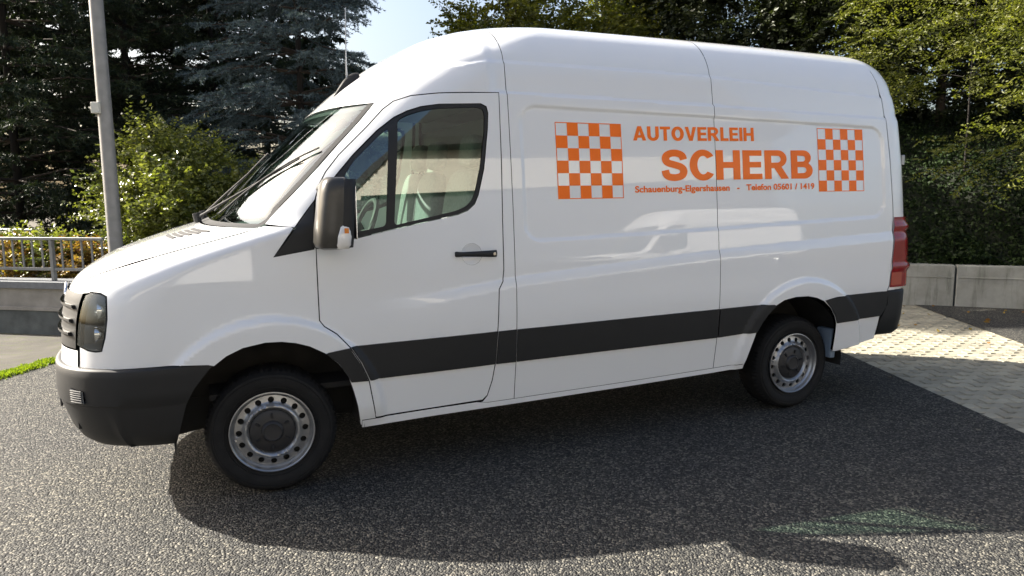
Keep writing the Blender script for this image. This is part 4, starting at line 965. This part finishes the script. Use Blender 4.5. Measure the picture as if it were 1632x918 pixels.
# second, lower garden rail further back
g2 = tag(empty('garden_rail', at(120, 11.2, .62)[:2]+(.55,), wang+R(2)), 'thin grey rail on short posts in the garden behind the railing', 'rail')
mb = MB(); mb.tube([(-.35, 0, .36), (1.4, 0, .36)], .022, 8); mb.build('rail_tube', 'galv', g2, True)
for x in (-.25, .3, .95): mb = MB(); mb.tube([(x, 0, -.4), (x, 0, .35)], .018, 8); mb.build('post', 'galv', g2, True)
# cold frame with sloping glass
cf = tag(empty('cold_frame', at(20, 12.2)[:2]+(.45,), wang), 'glazed garden cold frame with pale sloping bars behind the railing', 'cold frame')
M['alu'] = mat('aluminium_bar', (.6, .62, .62), .35, metal=.5)
top = [(-1.6, 0, .70), (.35, 0, .70)]; mb = MB(); mb.tube(top, .018, 6); mb.build('ridge_bar', 'alu', cf)
for x in (-1.5, -.9, -.3, .35):
    mb = MB(); mb.tube([(x, 0, .70), (x+.32, -.30, .46)], .016, 6); mb.build('sloping_bar', 'alu', cf)
    mb = MB(); mb.tube([(x, 0, .0), (x, 0, .70)], .016, 6); mb.build('upright_bar', 'alu', cf)
    if x < .3: mk('pane', [(x, 0, .69), (x+.6, 0, .69), (x+.92, -.30, .45), (x+.32, -.30, .45)], [(0, 1, 2, 3)], 'lens', cf, False)
mb = MB(); mb.tube([(-1.2, -.30, .46), (.67, -.30, .46)], .016, 6); mb.build('eave_bar', 'alu', cf)
# mast
pr = ground_at(176, 498)[:2]; dpole = 10.15; pb = at(177, dpole)
ms = tag(empty('mast', (pb[0], pb[1], 0)), 'tall grey mast with small junction box rising behind the railing', 'mast')
M['mast'] = mat('mast_grey', (.24, .235, .225), .55, metal=.2, var=.12, var_scale=10)
mb = MB(); mb.tube([(0, 0, 0), (0, 0, 8.5)], [.088, .066], 10); mb.build('pole', 'mast', ms, True, 50)
bz = ray_at(143, 172, dpole)[2]; bdir = -a_r[:2]
mb = MB(); mb.box((bdir[0]*.055-a_f[0]*.07, bdir[1]*.055-a_f[1]*.07, bz), (.10, .09, .13), rot_z(-CAM['yaw']), .008); mb.build('junction_box', mat('box_cream', (.55, .54, .48), .5), ms)
fpole = tag(empty('fence_post', at(407, 12.0)), 'thin bare metal post standing among the trees past the windscreen', 'post'); mb = MB(); mb.tube([(0, 0, 0), (0, 0, 1.85)], .03, 8); mb.tube([(0, 0, 1.85), (0, 0, 1.88)], [.034, .02], 8); mb.build('tube', 'galv', fpole, True, 40)
# ------------------------------------------------------------------ garden terrain and plants on the left
gq = [WA+wdir*WL0-wn*.25, WA+wdir*WL1-wn*.25, WA+wdir*(WL1+.2)-wn*6, (5.5, 12), (14, 30), (-25, 30), (-14, 9)]
sheet('garden', [tuple(q) for q in gq], .40, 'soil')
def moss_strip():
    rg = np.random.default_rng(5); n = 5200; s = rg.uniform(-.5, 1., n); P = L0[None]+(ld*np.linalg.norm(L1-L0))[None]*s[:, None]+np.array([-ld[1], ld[0]])[None]*rg.normal(.02, .030+.02*np.abs(np.sin(s*9)), n)[:, None]
    P = np.c_[P, np.zeros(n)]; d = unit(np.c_[rg.normal(0, .6, (n, 2)), np.ones(n)]); Ls = rg.uniform(.015, .045, n)
    V, F = leaves(P, d, Ls, Ls*.35, rg); o = fast_mesh('moss', V, F, 'moss', None, np.repeat(rg.random(n), 4)); tag(o, 'bright green moss and grass along the asphalt edge', 'moss', None, 'stuff')
moss_strip()
broadleaf('leafy_shrub', at(280, 11.9, .4), 2.05, 1.20, 'bush_leaf', 'light green leafy shrub with upright shoots beside the mast', 'shrub', 85, 20, 14, .062, 11, .02, tw_len=(.25, .55), clump_r=.30, ratio=.65)
GRP = 'dark conifers behind the garden'
conifer('conifer', at(30, 15.5, .4), 11, 2.9, 'spruce', 'tall dark conifer left of the mast', 21)
conifer('conifer', at(215, 16.5, .4), 12, 3.0, 'spruce', 'tall dark conifer directly behind the leafy shrub', 22)
conifer('conifer', at(350, 17.5, .4), 11, 2.8, 'spruce', 'tall dark conifer between the leafy shrub and the blue spruce', 23)
for px, dd, sd_ in ((-60, 20, 24), (120, 22, 25), (290, 23, 26), (430, 21, 28)):
    conifer('conifer', at(px, dd, .4), 13, 3.6, 'spruce', 'dark conifer in the back row filling gaps behind the garden', sd_, n_wh=26, per_wh=7, twigs=22, ndl=26, wd=.075, needle=.15, group='back row of dark conifers')
conifer('blue_spruce', at(486, 13.2, .3), 9.5, 2.35, 'blue_spruce', 'blue-grey spruce with layered drooping branches beside the sky gap', 27, n_wh=30, per_wh=9, droop=.35, twigs=28, ndl=38, needle=.055, wd=.016)
for px, dd, h_, lm, lb, sd_ in ((30, 11.6, .62, 'dry_leaf', 'small plant with rusty dry leaves behind the railing', 31), (78, 11.3, .66, 'bush_leaf', 'yellow-green herb clump among the railing bars', 32), (125, 11.0, .55, 'dry_leaf', 'low brown leaved plant near the mast foot', 33), (4, 11.9, .75, 'bush_leaf', 'leafy green garden plant by the cold frame', 34)):
    broadleaf('garden_plant', at(px, dd, .42), h_, .38, lm, lb, 'plant', 14, 7, 7, .06, sd_, .1, tw_len=(.1, .25), clump_r=.14)
# ------------------------------------------------------------------ right boundary: concrete wall, ivy bank, trees
RJ = np.array([9.156, 2.735]); rdir = np.array([.72, -.694]); rdir /= np.linalg.norm(rdir); rn = np.array([rdir[1], -rdir[0]])   # towards the camera side
if rn@(np.array(CAM['pos'][:2])-RJ) < 0: rn = -rn
rang = math.atan2(rdir[1], rdir[0])
def concrete():
    m, n, l, b, v = node_mat('board_marked_concrete')
    g = n.new('ShaderNodeNewGeometry'); v = g.outputs['Position']
    c = ramp(n, l, noise(n, l, v, 2.5, 8, .65), [(.3, (.20, .20, .175)), (.6, (.31, .31, .28)), (.8, (.36, .355, .32))])
    st = n.new('ShaderNodeMapping'); st.inputs['Scale'].default_value = (5, 5, .6); l.new(v, st.inputs[0])
    s = ramp(n, l, noise(n, l, st.outputs[0], 2.2, 6, .7), [(.52, (1, 1, 1)), (.74, (.45, .46, .42))]); l.new(mixc(n, l, 1., c, s, 'MULTIPLY'), b.inputs['Base Color']); b.inputs['Roughness'].default_value = .9
    bump(n, l, b, noise(n, l, v, 25, 8), .3, .01); return m
M['concrete'] = concrete()
rw_ = tag(empty('retaining_wall', (RJ[0], RJ[1], 0), rang), 'low grey concrete retaining wall below the ivy bank', 'wall')
srn = 1 if (rot_z(rang)@np.array([0, 1, 0]))[:2]@rn > 0 else -1
for k in range(-4, 4):
    x0, x1 = k*2.6+.012, (k+1)*2.6-.012
    mb = MB(); mb.box(((x0+x1)/2, -srn*.15, .27), (x1-x0, .30, .58), None, .012); pn = mb.build('wall_panel', 'concrete', rw_)
    mb = MB(); mb.box(((x0+x1)/2, srn*.004, .395), (x1-x0-.03, .012, .012), None, .004); mb.build('board_line', 'concrete', pn)
mb = MB(); mb.box((0, -srn*.17, .25), (20, .22, .52)); mb.build('joint_fill', 'plinth', rw_)
def bank_h(b): return .50+np.interp(b, [0, .3, 1.6, 3.5, 9], [0, .18, 1.35, 2.2, 3.0])
bv = []; bf_ = []; nx, ny = 60, 24
for j in range(ny+1):
    bb = .25+9*(j/ny)**1.5
    for i in range(nx+1):
        a = -14+26*i/nx; q = RJ+rdir*a-rn*bb; bv.append((q[0], q[1], float(bank_h(bb-.25))-.05+.05*math.sin(a*3.1+bb*2)*min(1, bb)))
bf_ = [(j*(nx+1)+i, j*(nx+1)+i+1, (j+1)*(nx+1)+i+1, (j+1)*(nx+1)+i) for j in range(ny) for i in range(nx)]
M['bank_soil'] = mat('bank_soil', (.014, .018, .009), .95, var=.3)
bk_ = mk('bank', bv, bf_, 'bank_soil'); bk_['kind'] = 'structure'
rg = np.random.default_rng(41); n = 120000; a_ = rg.uniform(-6.5, 6.5, n); b_ = .18+7*rg.random(n)**1.7
P = RJ[None]+rdir[None]*a_[:, None]-rn[None]*b_[:, None]; lump = .10*np.sin(a_*5.3+b_*3)+.08*np.sin(a_*11+1)*np.cos(b_*7)
P = np.c_[P, bank_h(b_-.25)+rg.uniform(-.02, .16, n)+lump*.7]
d = unit(np.c_[rn[None]*1.0+rg.normal(0, .6, (n, 2)), rg.normal(-.25, .5, n)]); Ls = rg.uniform(.035, .075, n)
V, F = leaves(P, d, Ls, Ls*.75, rg, .12); o = fast_mesh('ivy', V, F, 'ivy_leaf', None, np.repeat(np.clip(rg.normal(.4, .25, n), 0, 1), 4)); tag(o, 'dark green ivy covering the bank above the concrete wall', 'ivy', None, 'stuff')
rg = np.random.default_rng(77); n = 90; a_ = rg.uniform(-1.5, 5, n); b_ = rg.exponential(.8, n)+.05
P = RJ[None]+rdir[None]*a_[:, None]+rn[None]*b_[:, None]; P = np.c_[P, np.full(n, .012)]; d = unit(np.c_[rg.normal(0, 1, (n, 2)), rg.normal(0, .12, n)]); Ls = rg.uniform(.04, .08, n)
V, F = leaves(P, d, Ls, Ls*.6, rg, .1); o = fast_mesh('leaf_litter', V, F, 'dry_leaf', None, np.repeat(rg.random(n), 4)); tag(o, 'scattered dry leaves on the paving below the concrete wall', 'leaves', None, 'stuff')
def bank_at(px, dist): q = ray_at(px, 300, dist); r = q[:2]-RJ; bb = -(r@rn); return (q[0], q[1], float(bank_h(max(0, bb-.25))) if bb > 0 else 0.)
def frond_tree(loc, h, spread, label, nf, seed, toward):
    rg = np.random.default_rng(seed); root = tag(empty('overhanging_tree', tuple(float(q) for q in loc)), label, 'tree')
    limb_tree(root, h*.6, spread*.8, 10, rg, .02, bark='dark_bark')
    A, nt2, nl = 9, 10, 7                                    # fronds: axis, side twigs, leaves
    az = math.atan2(toward[1], toward[0])+rg.normal(0, 1.0, nf); zf = rg.uniform(.02, 1., nf); el = rg.uniform(-.15, .45, nf)
    rad = spread*(.45+.6*np.sin(np.pi*np.clip(zf*.85+.1, 0, 1))**.8)*rg.uniform(.35, 1.05, nf)
    cl = rg.integers(0, 46, nf); az = az*.25+(az[:46])[cl]*.75; zf = np.clip(zf[:46][cl]+rg.normal(0, .05, nf), 0, 1); rad = rad*.35+rad[:46][cl]*.65
    st = np.c_[rad*np.cos(az), rad*np.sin(az), h*(.22+.78*zf)]
    ax = unit(np.c_[np.cos(az)*np.cos(el), np.sin(az)*np.cos(el), np.sin(el)-.25]+rg.normal(0, .25, (nf, 3))); L = rg.uniform(.45, .95, nf)
    sd2 = unit(np.cross(ax, np.array([0, 0, 1.])+rg.normal(0, .3, (nf, 3))))
    u_ = (np.arange(nt2)+.6)/nt2; q = st[:, None]+ax[:, None]*(L[:, None]*u_)[..., None]; q[..., 2] -= .22*L[:, None]*u_**2
    sg = np.where(np.arange(nt2) % 2 == 0, 1., -1.)[None, :, None]
    td = unit(ax[:, None]*.75+sd2[:, None]*sg+rg.normal(0, .15, (nf, nt2, 3))+np.array([0, 0, -.12])); tl = L[:, None]*(.40*(1-.75*u_))[None]*rg.uniform(.8, 1.2, (nf, nt2))
    V, F, t = twig_leaves(q.reshape(-1, 3), td.reshape(-1, 3), tl.ravel()+.05, nl, .058, rg, .22, .42)
    ft = np.repeat(np.clip(rg.normal(.45, .25, nf), 0, 1), nt2*nl*4); t = np.clip(.35*t+.7*ft, 0, 1)
    o = fast_mesh('crown', V, F, 'frond_leaf', root, t); o['kind'] = 'stuff'; return root
# overhanging frond trees at the right, darker trees behind, yellow-green ones past the cab
tw = -a_f[:2]*.8-a_r[:2]*.5
frond_tree(bank_at(1535, 13.4), 5.0, 1.9, 'tree with sunlit feathery fronds hanging over the ivy bank', 620, 51, tw)
frond_tree(bank_at(1700, 12.6), 4.6, 1.7, 'feathery green tree at the far end of the concrete wall', 380, 52, tw)
broadleaf('dark_tree', bank_at(1390, 15.5), 6.5, 2.4, 'dark_leaf', 'dark dense tree standing above the van rear roof', 'tree', 130, 20, 14, .10, 53, .02, tw_len=(.3, .6), clump_r=.5)
broadleaf('dark_tree', bank_at(1215, 15.5), 6.5, 2.2, 'dark_leaf', 'dark tree behind the middle seam of the van roof', 'tree', 130, 20, 14, .10, 54, .02, tw_len=(.3, .6), clump_r=.5)
broadleaf('dark_tree', bank_at(1600, 17.0), 8.0, 3.2, 'dark_leaf', 'large dark tree behind the feathery fronds', 'tree', 190, 22, 14, .15, 55, .0, tw_len=(.3, .7), clump_r=.6)
broadleaf('dark_tree', bank_at(1490, 15.6), 5.5, 2.2, 'dark_leaf', 'dark leafy tree in the gap directly behind the sunlit fronds', 'tree', 130, 20, 14, .11, 59, .0, tw_len=(.3, .6), clump_r=.5)
broadleaf('yellow_green_tree', at(810, 14.5), 6.3, 1.55, 'gold_leaf', 'yellow-green sunlit tree beside the sky gap above the cab', 'tree', 120, 20, 14, .09, 56, .1, tw_len=(.25, .55), clump_r=.4)
broadleaf('yellow_green_tree', at(960, 15.2), 6.8, 1.7, 'gold_leaf', 'yellow-green tree above the front half of the cargo roof', 'tree', 120, 20, 14, .09, 57, .1, tw_len=(.25, .55), clump_r=.4)
broadleaf('mixed_tree', at(1085, 15.8), 7.0, 1.8, 'dark_leaf', 'darker tree with autumn tints behind the van roof', 'tree', 120, 20, 14, .10, 58, .05, tw_len=(.3, .6), clump_r=.45)
# ------------------------------------------------------------------ across the yard, seen only as reflections
M['facade'] = mat('cream_render', (.60, .565, .48), .9, var=.08, var_scale=1.5, bump=.15, bump_scale=40)
M['rooftile'] = mat('dark_roof', (.022, .02, .02), .8, var=.3, var_scale=6)
bd_ = tag(empty('yard_building', (-2, -20, 0), R(12)), 'cream rendered building with dark roof across the yard', 'building')
mb = MB(); mb.box((0, -4.1, 2.5), (41.8, 8, 5.0)); mb.build('ground_floor', mat('dark_cladding', (.055, .058, .06), .6, var=.2), bd_)
mb = MB(); mb.box((0, -4, 6.1), (42, 8.1, 2.2)); mb.build('upper_wall', 'facade', bd_)
mb = MB(); mb.loft([[(x, .8, 7.2), (x, .8, 7.45), (x, -4, 13.5), (x, -8.6, 7.45), (x, -8.6, 7.2)] for x in (-21.6, 21.6)]); mb.build('roof', 'rooftile', bd_)
for x in (-10, -6, -2, 6, 10):
    mb = MB(); mb.box((x, -.08, 2.6), (1.3, .10, 1.4), None, .01); wf = mb.build('window', 'trim', bd_)
    mk('pane', [(x-.58, -.025, 1.98), (x+.58, -.025, 1.98), (x+.58, -.025, 3.22), (x-.58, -.025, 3.22)], [(0, 1, 2, 3)], 'lens', wf, False)
mb = MB(); mb.box((2, -.09, 1.25), (2.6, .08, 2.5), None, .01); mb.build('garage_door', 'paint', bd_)

# a second van of the same kind parked across the yard
def copy_van(loc):
    skip = ('letter', 'small_lettering', 'checker_film', 'seat', 'steering_wheel', 'rear_view_mirror', 'seam_seal')
    r = van.copy(); C.objects.link(r); r.location = loc
    r['label'] = 'plain white panel van without lettering parked across the yard'
    for ch in van.children:
        if ch.name.split('.')[0] in skip: continue
        c = ch.copy(); C.objects.link(c); c.parent = r
        for g in ch.children: d = g.copy(); C.objects.link(d); d.parent = c
    return r
copy_van((8.6, -10.5, 0))
